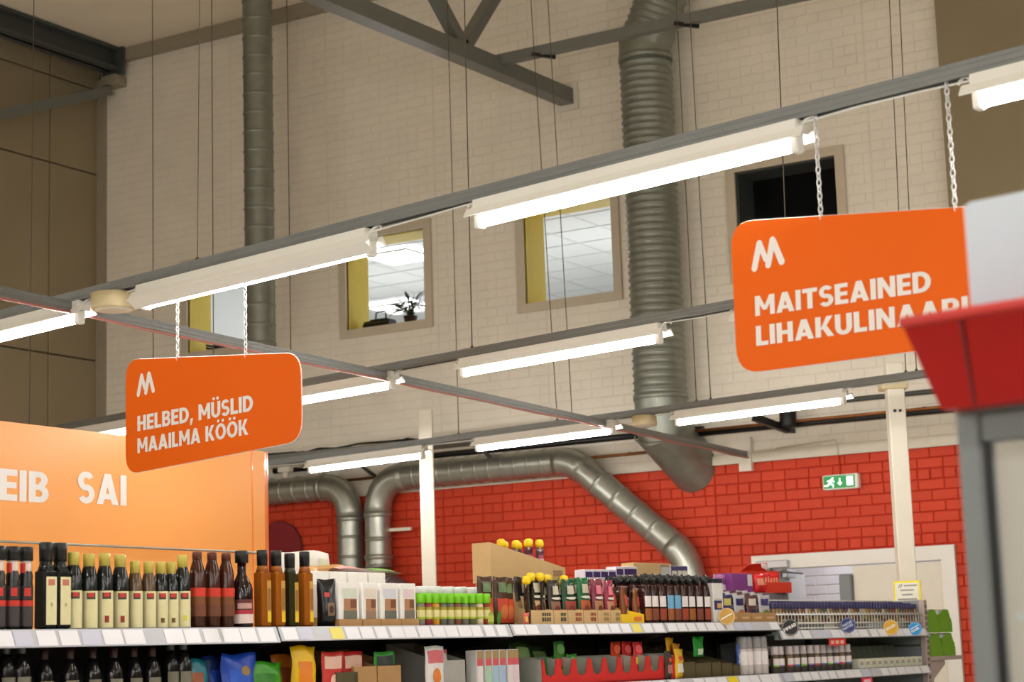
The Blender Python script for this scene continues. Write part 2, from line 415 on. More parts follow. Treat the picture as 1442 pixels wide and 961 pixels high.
obj('ceiling_grid', g, mat('grid_grey', (222, 223, 223), .6, noise=.02), co)
LOUV = mat('lit_louvre', (250, 252, 255), .5, emit=11)
for gi, (gx, gy) in enumerate(((-11.9, 17.2), (-13.7, 19.8), (-9.2, 19.9), (-8.5, 17.6), (-12.9, 22.4))):
        lt = thing('office_light', ['upper square louvred light seen through the plant window', 'lower square louvred light seen through the plant window', 'louvred office light hidden behind the brick wall', 'louvred office light at the right end of the office', 'louvred light at the back of the office'][gi], 'ceiling light', (gx, gy, OZ1-.012), group='office ceiling lights')
        obj('diffuser', MB().box(-.29, .29, -.29, .29, -.02, -.012), LOUV, lt)
        lv = MB()
        for q in range(5): lv.box(-.3+q*.15-.006, -.3+q*.15+.006, -.3, .3, -.05, -.02)
        for q in range(3): lv.box(-.3, .3, -.3+q*.3-.006, -.3+q*.3+.006, -.05, -.02)
        obj('louvre', lv, WHITEP, lt)
for (x_, y_) in ((-12.6, 18.2), (-9.6, 18.0)):       # added unseen fill lights that brighten the office ceiling, below the sills
    l = bpy.data.lights.new('office_fill_light', 'POINT'); l.energy = 48; l.shadow_soft_size = .2; l.color = (.96, .98, 1)
    o = bpy.data.objects.new('office_fill_light', l); COL.objects.link(o); o.location = (x_, y_, 4.45)
# dark room behind the fourth window
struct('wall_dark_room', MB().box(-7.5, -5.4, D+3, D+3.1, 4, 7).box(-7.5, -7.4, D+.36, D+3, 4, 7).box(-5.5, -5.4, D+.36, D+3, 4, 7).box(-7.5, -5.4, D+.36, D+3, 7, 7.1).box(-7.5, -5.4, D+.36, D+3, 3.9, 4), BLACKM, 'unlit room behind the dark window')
# corridor behind the open door leaf
cw = struct('wall_corridor', MB().box(-9, -4, 17.6, 17.8, 0, 2.9).box(-9.1, -9, D+.36, 17.8, 0, 2.9).box(-4, -3.9, D+.36, 17.8, 0, 2.9), W_JOINT, 'white brick corridor wall seen through the open door')
cb = MB()
for r in range(18, 32):
    x = -9-(BW/2 if r % 2 else 0)
    while x < -4.2:
        vs, fs = brick_mb(BW*1.6-JG, BH-JG); cb.add([(v[0]+max(x, -9), 17.6+v[1], v[2]+r*BH) for v in vs], fs); x += BW*1.6
o = obj('corridor_bricks', cb, mat('corridor_white', (228, 228, 230), .6, noise=.03), cw); o['kind'] = 'stuff'
struct('ceiling_corridor', MB().box(-9, -4, D+.36, 17.8, 2.9, 3.0), OFFW, 'corridor ceiling behind the door')
lc = bpy.data.lights.new('corridor_lamp', 'AREA'); lc.size = 1.2; lc.energy = 24; lc.color = (.95, .97, 1)
lo_ = bpy.data.objects.new('corridor_lamp', lc); COL.objects.link(lo_); lo_.location = (-6.6, 16.7, 2.85)
# double door
fr = MB(); a = .12
fr.box(DX0, DX0+a, D-.045, D+.2, 0, DZ); fr.box(DX1-a, DX1, D-.045, D+.2, 0, DZ); fr.box(DX0+a, DX1-a, D-.045, D+.2, DZ-a, DZ)
dr = struct('door_1', fr, WHITEP, 'white double door in the red wall, left leaf standing open')
xm = onY(1201, 800, D).x
obj('door_leaf', MB().bbox(xm, DX1-a-.006, D-.01, D+.04, .01, DZ-a-.012, .005), CREAM, dr)
lf = obj('door_leaf', MB().bbox(0, .86, 0, .045, .01, DZ-a-.012, .005), mat('grey_door', (196, 196, 196), .5, noise=.03), dr, (DX0+a+.05, D+.16, 0), math.radians(98))
dc = obj('door_closer', MB().bbox(.05, .34, -.06, -.005, DZ-.19, DZ-.12, .006), mat('silver_closer', (190, 192, 194), .35, metal=.5, noise=.04), lf)
dc2 = obj('door_closer', MB().bbox(DX0+.06, DX0+.36, D-.10, D-.046, DZ-.115, DZ-.05, .006), MATS['silver_closer'], dr)
obj('closer_arm', MB().beam((DX0+.2, D-.08, DZ-.14), (DX0+.42, D+.1, DZ-.17), .018, .012).beam((DX0+.2, D-.08, DZ-.14), (DX0+.2, D-.08, DZ-.11), .02, .02, (0, 1, 0)), DSTEEL, dc2)
obj('push_bar_box', MB().bbox(xm-.11, xm-.005, D-.06, D+.02, 1.5, DZ-.2, .008), GREYSH, dr)
# ================================================================== STEEL ABOVE
CHX = -8.71
c1 = onX(800, 138, CHX); c0 = onX(380, -38, CHX); c0.z = c1.z+(c0.z-c1.z)
tr = thing('roof_truss', 'grey steel roof truss with two diagonals ending at the brick wall', 'truss', (0, 0, 0))
c1 = Vector((CHX, D-.01, c1.z)); nd = lineat(c0, c1, 652)
obj('bottom_chord', MB().beam(c0, c1, .15, .15), STEEL, tr)
obj('end_plate', MB().box(CHX-.12, CHX+.12, D-.03, D-.009, c1.z-.13, c1.z+.13), CREAM, tr)
for (px, py) in ((598, -30), (712, -30)):
    q = onX(px, py, CHX); obj('diagonal', MB().beam(nd+Vector((0, 0, .05)), nd+(q-nd)*1.6, .11, .10, (1, 0, 0)), STEEL, tr)
p0 = lineat(c0, c1, 700)
py_ = p0.y
pa = onY(700, 86, py_); pb = onY(1160, -14, py_); pb = pa+(pb-pa)*2.2
pu = thing('tie_beam', 'thin grey beam running from the roof truss across the ribbed duct', 'beam', (0, 0, 0))
obj('beam', MB().beam(pa, pb, .09, .09), STEEL, pu)
for px in (765, 966):
    q = lineat(pa, pb, px); obj('clamp', MB().beam(q+Vector((-.07, -.09, -.04)), q+Vector((.09, .06, -.06)), .03, .03), BLACK, pu)
# eaves beam on the left
ea, eb = onX(-30, 26, XL+.3), onX(164, 88, XL+.3)
eb = Vector((XL+.3, D-.15, eb.z)); zb = eb.z
eb_ = MB(); h = .26
eb_.box(XL+.2, XL+.42, 2, eb.y, zb-h/2, zb-h/2+.03); eb_.box(XL+.2, XL+.42, 2, eb.y, zb+h/2-.03, zb+h/2); eb_.box(XL+.28, XL+.32, 2, eb.y, zb-h/2, zb+h/2)
et = thing('eaves_beam', 'dark grey steel beam along the top of the left wall', 'beam')
obj('girder', eb_, DSTEEL, et); obj('end_plate', MB().box(XL+.15, XL+.47, eb.y, eb.y+.03, zb-h/2-.05, zb+h/2+.02), DSTEEL, et)
obj('bearing_block', MB().box(XL+.2, XL+.4, eb.y-.05, D-.012, zb-h/2-.16, zb-h/2-.05), TRIMG, et)
ba = onX(-30, 168, XL+.25); bb = onX(153, 128, XL+.25); bb.y = min(bb.y, D-.06)
tag(obj('brace', MB().beam(ba, bb, .10, .11), STEEL), 'grey steel brace sloping up to the upper left corner', 'brace')
# ================================================================== LIGHT RAILS
def strut_mb(A, B, wd=.045, ht=.05):
    A = Vector(A); B = Vector(B); t = (B-A).normalized(); sx = t.cross(Vector((0, 0, 1))).normalized()
    prof = [(-wd/2, -ht/2), (-wd/2+.004, -ht/2), (-wd/2+.004, ht/2-.006), (wd/2-.004, ht/2-.006), (wd/2-.004, -ht/2), (wd/2, -ht/2), (wd/2, -.012), (wd/2+.003, -.008), (wd/2+.003, .008), (wd/2, .012), (wd/2, ht/2), (-wd/2, ht/2)]
    vs = [P+sx*a+Vector((0, 0, b)) for P in (A, B) for a, b in prof]; n = len(prof)
    fs = [tuple(range(n-1, -1, -1)), tuple(range(n, 2*n))]+[(j, (j+1) % n, (j+1) % n+n, j+n) for j in range(n)]
    return MB().add(vs, fs)
def rail(px0, py0, px1, py1, ext0, ext1, label, z=RH):
    A = onZ(px0, py0, z); B = onZ(px1, py1, z); d = (B-A).normalized(); A2 = A-d*ext0; B2 = B+d*ext1
    t = thing('light_rail', label, 'rail', group='zinc rails that carry the strip lights')
    obj('channel', strut_mb(A2, B2), STRUT, t)
    cab = [A2+(B2-A2)*(k/40)+Vector((0, 0, -.034-.006*math.sin(k*1.7))) for k in range(41)]
    obj('cable', MB().tube(cab, .004, 5), WHITEP, t)
    return A, B, t
r1 = rail(0, 446, 1442, 78, 3, 1.4, 'nearest light rail, crossing the whole picture above both orange signs')
r2 = rail(430, 540, 1030, 430, 6, 3, 'middle light rail passing behind the right orange sign')
r3 = rail(640, 617, 1270, 531, 4, 2.5, 'rearmost light rail in front of the two cream posts')
ca_, cb_ = onZ(0, 387, RH), onZ(863, 574, RH)
t = thing('cross_rail', 'zinc cross rail with red cable running back to the brick wall', 'rail')
dcr = (cb_-ca_); z_ = -.052
A2 = ca_-dcr*.5+Vector((0, 0, z_)); B2 = Vector((onY(1050, 632, D-.03).x, D-.02, RH+z_))
B1 = cb_+Vector((0, 0, z_))
obj('channel', strut_mb(A2, B2), STRUT, t)
REDC = mat('red_cable', (176, 112, 100), .5, noise=.05)
obj('cable', MB().tube([A2+(B2-A2)*(k/30)+Vector((.03, 0, -.034-.004*math.sin(k*2))) for k in range(31)], .007, 6), REDC, t)
obj('wall_bracket', MB().box(B2.x-.06, B2.x+.06, D-.06, D-.009, RH-.2, RH+.1), CREAM, t)
# strip light fixtures
def fixture(rl, px0, px1, label, hood=False):
    A, B, _ = rl; P = lineat(A, B, px0); Q = lineat(A, B, px1); L = (Q-P).length; d = (Q-P)/L
    t = thing('strip_light', label, 'light', (P+Q)/2+Vector((0, 0, -.027)), math.atan2(d.y, d.x), 'fluorescent strip lights on the rails')
    h = L/2
    obj('housing', MB().xprism([(-.035, 0), (-.04, -.045), (.04, -.045), (.035, 0)], -h, h), WHITEP, t)
    rf = MB()
    for sg in (-1, 1):
        pl = [(sg*.036, -.03), (sg*.058, -.064), (sg*.054, -.067), (sg*.032, -.036)]
        rf.xprism(pl if sg < 0 else pl[::-1], -h-.03, h+.03)
    if hood:
        rf.xprism([(-.064, -.066), (-.012, -.100), (-.012, -.104), (-.068, -.068)], -h-.03, h+.03)
    obj('reflector', rf, WHITEP, t)
    ty = .015 if hood else -.012
    obj('tube', MB().tube([(-h+.03, ty, -.094), (h-.03, ty, -.092)], .0135, 12), TUBEM, t)
    for sg in (-1, 1):
        e = obj('lamp_holder', MB().bbox(min(sg*h, sg*(h-.03)), max(sg*h, sg*(h-.03)), ty-.022, ty+.022, -.112, -.045, .005), WHITEP, t)
        obj('clip', MB().tube([(sg*(h-.02), -.01, -.03), (sg*(h+.02), 0, -.0), (sg*(h+.045), .012, .012), (sg*(h+.06), .0, -.012)], .006, 6), WHITEP, t)
    return t
fixture(r1, -230, 118, 'strip light at the left edge, lit, just left of the round disc')
fixture(r1, 200, 522, 'hooded strip light directly above the left orange sign', True)
fixture(r1, 674, 1128, 'longest bright strip light, left above the right orange sign')
fixture(r1, 1372, 1760, 'strip light cut off by the upper right edge')
fixture(r2, 20, 205, 'strip light whose end peeks out between orange fascia and left sign')
fixture(r2, 318, 556, 'strip light half hidden behind the right side of the left orange sign')
fixture(r2, 652, 932, 'bright strip light in the middle, crossing the ribbed duct')
fixture(r2, 1040, 1330, 'strip light behind the right orange sign on the middle rail')
fixture(r2, 1440, 1745, 'strip light of the middle rail just beyond the right edge')
fixture(r3, 1462, 1720, 'strip light of the rear rail just beyond the right edge')
fixture(r3, 437, 598, 'rear strip light ending at the left cream post')
fixture(r3, 672, 866, 'rear strip light left of the ribbed duct elbow')
fixture(r3, 953, 1190, 'rear strip light between the ribbed duct and the right cream post')
# round discs under rails
def disc(rl, px, r_, label):
    p = lineat(rl[0], rl[1], px); t = thing('smoke_detector', label, 'detector', p+Vector((0, 0, -.03)), group='round beige discs under the rails')
    obj('body', MB().lathe([(r_*.95, -.075), (r_, -.065), (r_, 0)], 28), BEIGEPL, t)
    obj('grille', MB().lathe([(r_*.6, -.082), (r_*.8, -.076), (r_*.82, -.074)], 28), CREAM, t)
disc(r1, 160, .105, 'round beige disc under the nearest rail, left of the left sign')
disc(r3, 907, .092, 'round beige disc under the rearmost rail in front of the duct elbow')
# suspension wires
def wire(top, bot, label, d0=None, rl=None, r_=.0036):
    if rl: B = lineat(rl[0], rl[1], bot[0])+Vector((0, 0, .03))
    else: B = at(bot[0], bot[1], d0)
    T = at(top[0], top[1], depth(B)); T = onp(top[0], top[1], B, Vector((FW.x, FW.y, 0)))
    T = B+(T-B)*((ZC-.001-B.z)/(T.z-B.z))
    if abs(T.x-B.x)+abs(T.y-B.y) > .6: T = Vector((B.x, B.y, ZC))
    t = thing('suspension_wire', label, 'wire', group='thin wires from the ceiling to the rails')
    obj('strand', MB().tube([T, B], r_, 5), WIREM, t)
    obj('eye_nut', MB().lathe([(.012, 0), (.012, .03), (.006, .04)], 6), WIREM, t, B-Vector((0, 0, .03)))
wire((47.7, 0), (41, 600), 'leftmost thin wire hanging in front of the concrete panels', rl=r2)
wire((214.7, 0), (216, 580), 'thin wire left of the left orange sign\'s chains', rl=r2)
wire((281, 0), (278, 352), 'thin wire ending at the nearest rail above the left orange sign', rl=r1, r_=.002)
wire((298, 0), (301, 560), 'thin wire left of the smooth round duct', rl=r2)
wire((403.8, 0), (410, 545), 'thin wire right of the smooth round duct', rl=r2)
wire((654, 0), (665, 497), 'thin wire right of the window with the plant', rl=r2)
wire((630, 0), (646, 612), 'thin wire just right of the wall joint by the plant window', rl=r3)
wire((752, 70), (785, 590), 'left wire of the pair in front of the bright window', rl=r3)
wire((776, 75), (806, 586), 'right wire of the pair in front of the bright window', rl=r3)
wire((955, 54), (981, 565), 'left wire of the pair right of the ribbed duct', rl=r3)
wire((973, 46), (1001, 560), 'right wire of the pair right of the ribbed duct', rl=r3)
wire((1094, 0), (1110, 415), 'thin wire in front of the dark window', rl=r2)
wire((1252.5, 0), (1276, 530), 'left wire of the pair above the right orange sign', rl=r3)
wire((1266.7, 0), (1291, 530), 'right wire of the pair above the right orange sign', rl=r3)
# ================================================================== DUCTS
def ribbed(pts, r, pitch_, amp, flat=.6):
    """resampled path with ripples in radius: spiral-seam duct"""
    pts = [Vector(p) for p in pts]; L = 0; out = []; rad = []
    for a, b in zip(pts[:-1], pts[1:]):
        n = max(2, int((b-a).length/pitch_))
        for k in range(n):
            for f_, dr in (((0, amp), (.12, amp), (.22, 0), (.9, 0)) if pitch_ < .1 else ((0, amp), (.05, amp), (.07, 0), (.12, 0), (.93, 0), (.985, 0))):
                out.append(a+(b-a)*((k+f_)/n)); rad.append(r+dr)
    out.append(pts[-1]); rad.append(r)
    return out, rad
def bend(P, A, B, r_, n=5):
    """points of a rounded corner at P between directions to A and B"""
    P = Vector(P); a = (Vector(A)-P).normalized(); b = (Vector(B)-P).normalized()
    return [P+a*r_*(1-k/n)**2+b*r_*(k/n)**2 for k in range(n+1)]
def duct_part(name, pts, r, m, par, pitch_=.25, amp=.006, n=24):
    p, q = ribbed(pts, r, pitch_, amp); return obj(name, MB().tube(p, q, n), m, par)
def band(P, T, r, m, par, wd=.05):
    P = Vector(P); T = Vector(T).normalized(); return obj('collar', MB().tube([P-T*wd/2, P+T*wd/2], r, 24), m, par)
# smooth vertical duct on the left
q = onY(367, 470, D-.8); bz = onY(368, 487, D-.8).z
t = thing('round_duct', 'straight vertical round duct left of the plant window', 'duct', (q.x, q.y, bz))
duct_part('pipe', [(0, 0, 0), (0, 0, ZC-bz-.001)], .150, GALVD, t, .19, .008)
obj('end_ring', MB().lathe([(.150, -.02), (.158, -.02), (.158, .03), (.150, .03)], 24), GALVD, t)
# big ribbed duct
rb = .232; yb = D-.36
t = thing('ribbed_duct', 'large ribbed grey duct running down the wall to an elbow above the red bricks', 'duct')
pT = onY(908, 84, yb); pB = onY(931, 560, yb); pT.x = pB.x = (pT.x+pB.x)/2
k1 = (onY(955, -60, yb)-onY(908, 78, yb)).normalized(); UPZ = Vector((0, 0, 1))
duct_part('pipe', [pB, pT], rb, GALVD, t, .066, .012, 28)
obj('elbow_piece', MB().mitred([pT, pT+UPZ*.13, pT+UPZ*.13+k1*.16], rb+.012), GALVD, t)
duct_part('upper_pipe', [pT+UPZ*.13+k1*.14, pT+UPZ*.13+k1*1.62], rb, GALVD, t, .066, .012, 28)
band(pT, (0, 0, 1), rb+.018, GALVD, t); band(pB, (0, 0, 1), rb+.014, GALVD, t)
e2 = pB-UPZ*.30; dd = Vector((.12, .50, -.36)).normalized()
obj('elbow_piece', MB().mitred([pB, e2, e2+dd*.6], rb+.008), GALVD, t)
mz = (dd-UPZ).normalized()
obj('mitre_seam', MB().tube([e2+(Vector((1, 0, 0))*math.cos(q)+Vector((0, 0, 1)).cross(mz).cross(mz).normalized()*0+(mz.cross(Vector((1, 0, 0))).normalized())*math.sin(q)*1.12)*(rb+.012) for q in [2*math.pi*k/36 for k in range(37)]], .009, 6, cap=False), GALVD, t)
# horizontal duct with a diagonal leg
rp = .128; yp = D-.2
def wp(x, y, Y=yp): return onY(x, y, Y)
t = thing('round_duct', 'galvanised duct rising, running right and sloping down in front of the red wall', 'duct')
a0 = wp(531, 800); a1 = wp(531, 672); b1 = wp(565, 668); cc = wp(806, 652); d0 = wp(972, 788); d1 = wp(980, 860)
a0 = Vector((a1.x, yp, a0.z)); zh = (b1.z+cc.z)/2; a1.z = b1.z = cc.z = zh
d1 = Vector((d0.x, yp, d1.z))
duct_part('pipe', [a0, a1-Vector((0, 0, .34))], rp, GALV, t, .18, .008)
obj('bend', MB().tube(bend(a1, a0, cc, .36, 8), rp+.006, 24), GALV, t)
duct_part('pipe', [a1+Vector((.34, 0, 0)), cc-Vector((.14, 0, 0))], rp, GALV, t, .14, .009)
obj('bend', MB().tube(bend(cc, b1, d0, .16, 6), rp+.006, 24), GALV, t)
kd = (d0-cc).normalized()
duct_part('pipe', [cc+kd*.14, d0-kd*.2], rp, GALV, t, .2, .009)
obj('bend', MB().tube(bend(d0, cc, d1, .22, 6), rp+.006, 24), GALV, t)
duct_part('pipe', [d0-Vector((0, 0, .2)), (d0.x, d0.y, .9)], rp, GALV, t, .2, .009)
band(a1-Vector((0, 0, .36)), (0, 0, 1), rp+.012, GALV, t); band(a0+Vector((0, 0, .1)), (0, 0, 1), rp+.012, GALV, t); band(d0-Vector((0, 0, .22)), (0, 0, 1), rp+.012, GALV, t)
FLEX = mat('grey_flex_hose', (120, 108, 110), .4, metal=.5, noise=.1)
fx = [a0, a0+Vector((.02, -.02, -.1)), a0+Vector((.16, -.05, -.2)), a0+Vector((.36, -.08, -.3)), a0+Vector((.5, -.08, -.6))]
duct_part('flex_hose', fx, rp*.95, FLEX, t, .05, .012, 18)
obj('pipe_clamp', MB().beam(a0+Vector((.1, .02, .36)), a0+Vector((.36, .05, .36)), .03, .03), CREAM, t)
t = thing('round_duct', 'galvanised duct coming from the left and bending down behind the white bag', 'duct')
a1 = wp(492, 686); zl = (wp(420, 690).z); a1.z = zl; a0 = Vector((a1.x, yp, wp(492, 795).z)); l0 = Vector((a1.x-3, yp, zl))
duct_part('pipe', [l0, a1-Vector((.3, 0, 0))], rp, GALV, t, .16, .009)
obj('bend', MB().tube(bend(a1, l0, a0, .34, 8), rp+.006, 24), GALV, t)
duct_part('pipe', [a1-Vector((0, 0, .32)), a0-Vector((0, 0, .9))], rp, GALV, t, .18, .008)
band(a1-Vector((0, 0, .34)), (0, 0, 1), rp+.012, GALV, t); band(a1-Vector((.32, 0, 0)), (1, 0, 0), rp+.012, GALV, t)
# cable tray, pipes along the wall
yt = D-.5
ta, tb_ = onY(300, 652, yt), onY(1500, 545, yt); tz = (onY(640, 625, yt).z+onY(1200, 575, yt).z)/2
t = thing('cable_tray', 'dark cable tray with loose cables running along the white brick wall', 'cable tray')
x0, x1 = XL+.3, -8.2
tm = MB().box(x0, x1, yt-.15, yt+.15, tz, tz+.006).box(x0, x1, yt-.152, yt-.147, tz, tz+.07).box(x0, x1, yt+.147, yt+.152, tz, tz+.07)
obj('tray', tm, STEEL, t)
for k in range(7):
    rr = random.Random(k); y_ = yt-.12+k*.035
    obj('cable', MB().tube([(x0+(x1-x0)*i/24, y_+rr.uniform(-.015, .015), tz+.03+rr.uniform(0, .07)) for i in range(25)], .011+.004*(k % 3), 6), [BLACK, DSTEEL, BLACK, BEIGEPL, BLACK, STEEL, BLACK][k], t)
x = x0+.6
while x < x1:
    obj('bracket', MB().beam((x, yt-.15, tz-.02), (x, D-.01, tz-.02), .03, .035).beam((x, yt, tz-.03), (x, D-.02, tz-.22), .025, .025), DSTEEL, t); x += 1.45
def runpipe(px0, py0, px1, py1, Y, r_, m, label, kind='pipe'):
    z = (onY(px0, py0, Y).z+onY(px1, py1, Y).z)/2; A = onY(px0, py0, Y).x; B = onY(px1, py1, Y).x
    t = thing('wall_pipe', label, kind)
    obj('pipe', MB().tube([(A, Y, z), (B, Y, z)], r_, 10), m, t)
    n = max(2, int((B-A)/1.3))
    for k in range(n):
        x = A+(B-A)*(k+.5)/n; obj('pipe_hook', MB().beam((x, Y, z+r_*.6), (x, D-.006, z+r_*.6), .02, .02), DSTEEL, t)
COPPER = mat('copper_pipe', (150, 96, 52), .35, metal=.7, noise=.06)
runpipe(386, 668, 990, 600, D-.065, .030, BLACK, 'black insulated pipe above the ducts on the left')
runpipe(386, 690, 1000, 625, D-.04, .014, COPPER, 'thin copper pipe behind the horizontal duct')
runpipe(975, 609, 1420, 571, D-.14, .030, BLACK, 'black insulated pipe above the white ledge on the right')
runpipe(975, 604, 1420, 568, D-.20, .013, COPPER, 'thin copper pipe beside the black insulated pipe on the right')
runpipe(975, 580, 1420, 547, D-.16, .022, DSTEEL, 'upper dark pipe behind the right cream post')
ab = thing('pipe_bracket', 'dark steel arm carrying a short black cylinder on the wall', 'bracket')
qa, qb = onY(1062, 588, D-.5), onY(1110, 606, D-.12)
obj('arm', MB().beam(qa, qb, .05, .06).beam(qb, (qb.x, D-.009, qb.z), .04, .04), BLACK, ab)
qc = onY(1110, 596, D-.2); obj('cylinder', MB().lathe([(.07, -.04), (.075, -.02), (.075, .12), (.06, .16), (.03, .175)], 16), BLACK, ab, qc)
sm = onY(402, 664, D-.4)
t = thing('wall_detector', 'small cream sensor hanging at the end of the fascia', 'sensor', sm)
obj('base', MB().bbox(-.075, .075, -.04, .04, -.01, .05, .008), CREAM, t); obj('head', MB().lathe([(.02, -.07), (.035, -.055), (.03, -.01)], 12), CREAM, t)
obj('arm', MB().tube([(0, 0, .04), (0, .15, .06), (0, .395, .06)], .012, 6), CREAM, t)
# posts
def post(px, py, d, w_, ztop, label, rz):
    p = at(px, py, d); t = thing('cream_post', label, 'post', (p.x, p.y, 0), rz)
    obj('shaft', MB().bbox(-w_/2, w_/2, -w_/2, w_/2, 0, ztop, .006), CREAM, t)
    obj('foot_plate', MB().box(-w_*.9, w_*.9, -w_*.9, w_*.9, 0, .012), CREAM, t)
    return t, p
post(602, 700, 16.4, .120, onp(602, 578, at(602, 700, 16.4), Vector((FW.x, FW.y, 0))).z, 'cream square post in the middle, in front of the horizontal duct', HD)
tp, pp = post(1268, 680, 14.3, .128, onp(1258, 512, at(1268, 680, 14.3), Vector((FW.x, FW.y, 0))).z, 'cream square post at the right, in front of the white door', HD)
zc = onp(1258, 545, pp, Vector((FW.x, FW.y, 0))).z
obj('collar', MB().bbox(-.11, .09, -.09, .09, zc-.025, zc+.03, .006), BEIGEPL, tp)
for s_ in (-.02, .02): obj('bolt', MB().lathe([(.012, 0), (.012, .006)], 8), BLACK, tp, (s_, -.064, zc-.19), rot=(math.pi/2, 0, 0))
# exit sign
ex = onY(1158, 670, D-.075); ew = .325; eh = .118
t = thing('exit_sign', 'green and white emergency exit sign on the red wall', 'exit sign', (ex.x+ew/2, D-.012, ex.z-eh-.012))
obj('housing', MB().bbox(-ew/2, ew/2, -.07, 0, 0, eh+.01, .008), WHITEP, t)
GRN = mat('lit_green', (12, 130, 62), .4, emit=.55); WL = mat('lit_white', (240, 250, 240), .4, emit=1.0)
obj('face', MB().box(-ew/2+.012, ew/2-.03, -.074, -.069, .012, eh-.002), GRN, t)
man = MB(); y_ = -.0755
def mm(x, z): return (-ew/2+.012+x*.28, z*.104+.012)
def cap(x0, z0, x1, z1, r_): a = mm(x0, z0); b = mm(x1, z1); capsule2d(man, a[0], a[1], b[0], b[1], r_, y_)
cap(.30, .82, .301, .82, .010); cap(.25, .66, .20, .40, .011); cap(.25, .68, .14, .60, .006); cap(.26, .68, .34, .54, .006); cap(.20, .40, .30, .30, .007); cap(.30, .30, .31, .12, .006); cap(.20, .38, .12, .24, .007); cap(.12, .24, .03, .24, .006)
obj('running_figure', man, WL, t)
ar = MB(); cx = mm(.53, .5)[0]
ar.add([(cx-.006, y_, .055), (cx+.006, y_, .055), (cx+.006, y_, .095), (cx-.006, y_, .095)], [(0, 1, 2, 3)]).add([(cx, y_, .03), (cx+.024, y_, .058), (cx-.024, y_, .058)], [(0, 1, 2)])
obj('arrow', ar, WL, t); a = mm(.75, .15); b = mm(.96, .9)
obj('door_symbol', MB().add([(a[0], y_, a[1]), (b[0], y_, a[1]), (b[0], y_, b[1]), (a[0], y_, b[1])], [(0, 1, 2, 3)]), WL, t)
zr_ = ZB-(ex.z-eh-.012)
obj('conduit', MB().tube([(-.02, -.006, eh+.01), (-.02, -.006, zr_)], .006, 6), R_JOINT, t)
obj('conduit', MB().tube([(-.02, -.03, zr_), (-.02, -.03, zr_+.09), (-.05, -.006, zr_+.13), (-.6, -.006, zr_+.10)], .006, 6), W_JOINT, t)
# dark red round sign on the wall
p = onY(392, 775, D-.05)
t = thing('round_wall_sign', 'dark red round board on the brick wall beside the orange fascia', 'sign', (p.x, D-.045, p.z))
obj('board', disc_mb(.29, .02, 40), mat('dark_red_board', (128, 26, 34), .5, noise=.03), t); obj('rim', MB().tube([(.29*math.cos(a), .01, .29*math.sin(a)) for a in [math.pi*2*k/40 for k in range(41)]], .006, 6, cap=False), BLACKM, t)
obj('spacer', MB().box(-.05, .05, .02, .036, -.05, .05), BLACKM, t)
# ================================================================== HANGING SIGNS
def logo(mb, x, z, h):
    r_ = h*.115
    capsule2d(mb, x+.06*h, z+r_, x+.34*h, z+h-r_, r_, -.009); capsule2d(mb, x+.36*h, z+h-r_-.04*h, x+.53*h, z+.32*h, r_*.85, -.0088)
    capsule2d(mb, x+.60*h, z+r_, x+.86*h, z+h-r_, r_, -.0092); capsule2d(mb, x+.88*h, z+h-r_-.04*h, x+1.12*h, z+r_, r_, -.0086)
def link_chain(p0, p1, par):
    p0 = Vector(p0); p1 = Vector(p1); L = (p1-p0).length; n = max(3, int(L/.021)); mb = MB(); d = (p1-p0)/L
    for k in range(n):
        c = p0+d*L*(k+.5)/n; hl = L/n*.66; wd = .0075
        sx = Vector((1, 0, 0)) if k % 2 else Vector((0, 1, 0))
        loop = []
        for a in range(8):
            q = 2*math.pi*a/8; loop.append(c+sx*wd*math.cos(q)+Vector((0, 0, 1))*hl*math.sin(q))
        loop.append(loop[0]); mb.tube(loop, .0027, 4, cap=False)
    return obj('chain', mb, CHAINM, par)
def hang_sign(TL, TR, BR, BL, rl, pxchains, texts, logobox, label, name='hanging_sign'):
    A, B, _ = rl; d = (B-A).normalized(); nrm = Vector((d.y, -d.x, 0))
    O = onp(BL[0], BL[1], A, nrm)
    def loc(px, py): q = onp(px, py, A, nrm)-O; return (q.dot(d), q.z)
    t = thing(name, label, 'sign', O, math.atan2(d.y, d.x), 'orange aisle signs on chains')
    quad = [loc(*BL), loc(*BR), loc(*TR), loc(*TL)]
    obj('panel', MB().prism(roundquad(quad, .095), -.008, .0), SIGNO, t)
    obj('edge', MB().tube([Vector((x, -.004, z)) for x, z in roundquad(quad, .095)+[roundquad(quad, .095)[0]]], .0022, 4, cap=False), SIGNW, t)
    for (s_, (bx, by), (ex_, ey), hpx) in texts:
        a = loc(bx, by); b = loc(ex_, ey); top = loc(bx, by-hpx)
        wd = math.hypot(b[0]-a[0], b[1]-a[1]); ang = math.atan2(b[1]-a[1], b[0]-a[0])
        for dx, mbx in text_words(s_, wd, top[1]-a[1]):
            obj('lettering', mbx, SIGNW, t, (a[0]+dx*math.cos(ang), -.0095, a[1]+dx*math.sin(ang)), rot=(0, -ang, 0))
    lg = MB(); a = loc(*logobox[0]); b = loc(*logobox[1]); logo(lg, 0, 0, b[1]-a[1])
    ang = math.atan2(1, 20)
    obj('logo', lg, SIGNW, t, (a[0], 0, a[1]), rot=(0, -ang, 0))
    for px, py in pxchains:
        q = loc(px, py); hz = RH-O.z-.02
        link_chain((q[0], -.004, q[1]-.012), (q[0], -.004, hz), t)
    return t
hang_sign((179, 507), (425, 497), (427, 621), (179, 669), r1, [(251, 504), (347, 499)],
          [('HELBED, MÜSLID', (196, 608), (359, 579), 21.5), ('MAAILMA KÖÖK', (196, 639), (352, 612.5), 21)], ((196, 560), (196, 528)),
          'orange hanging sign reading HELBED, MÜSLID, MAAILMA KÖÖK')
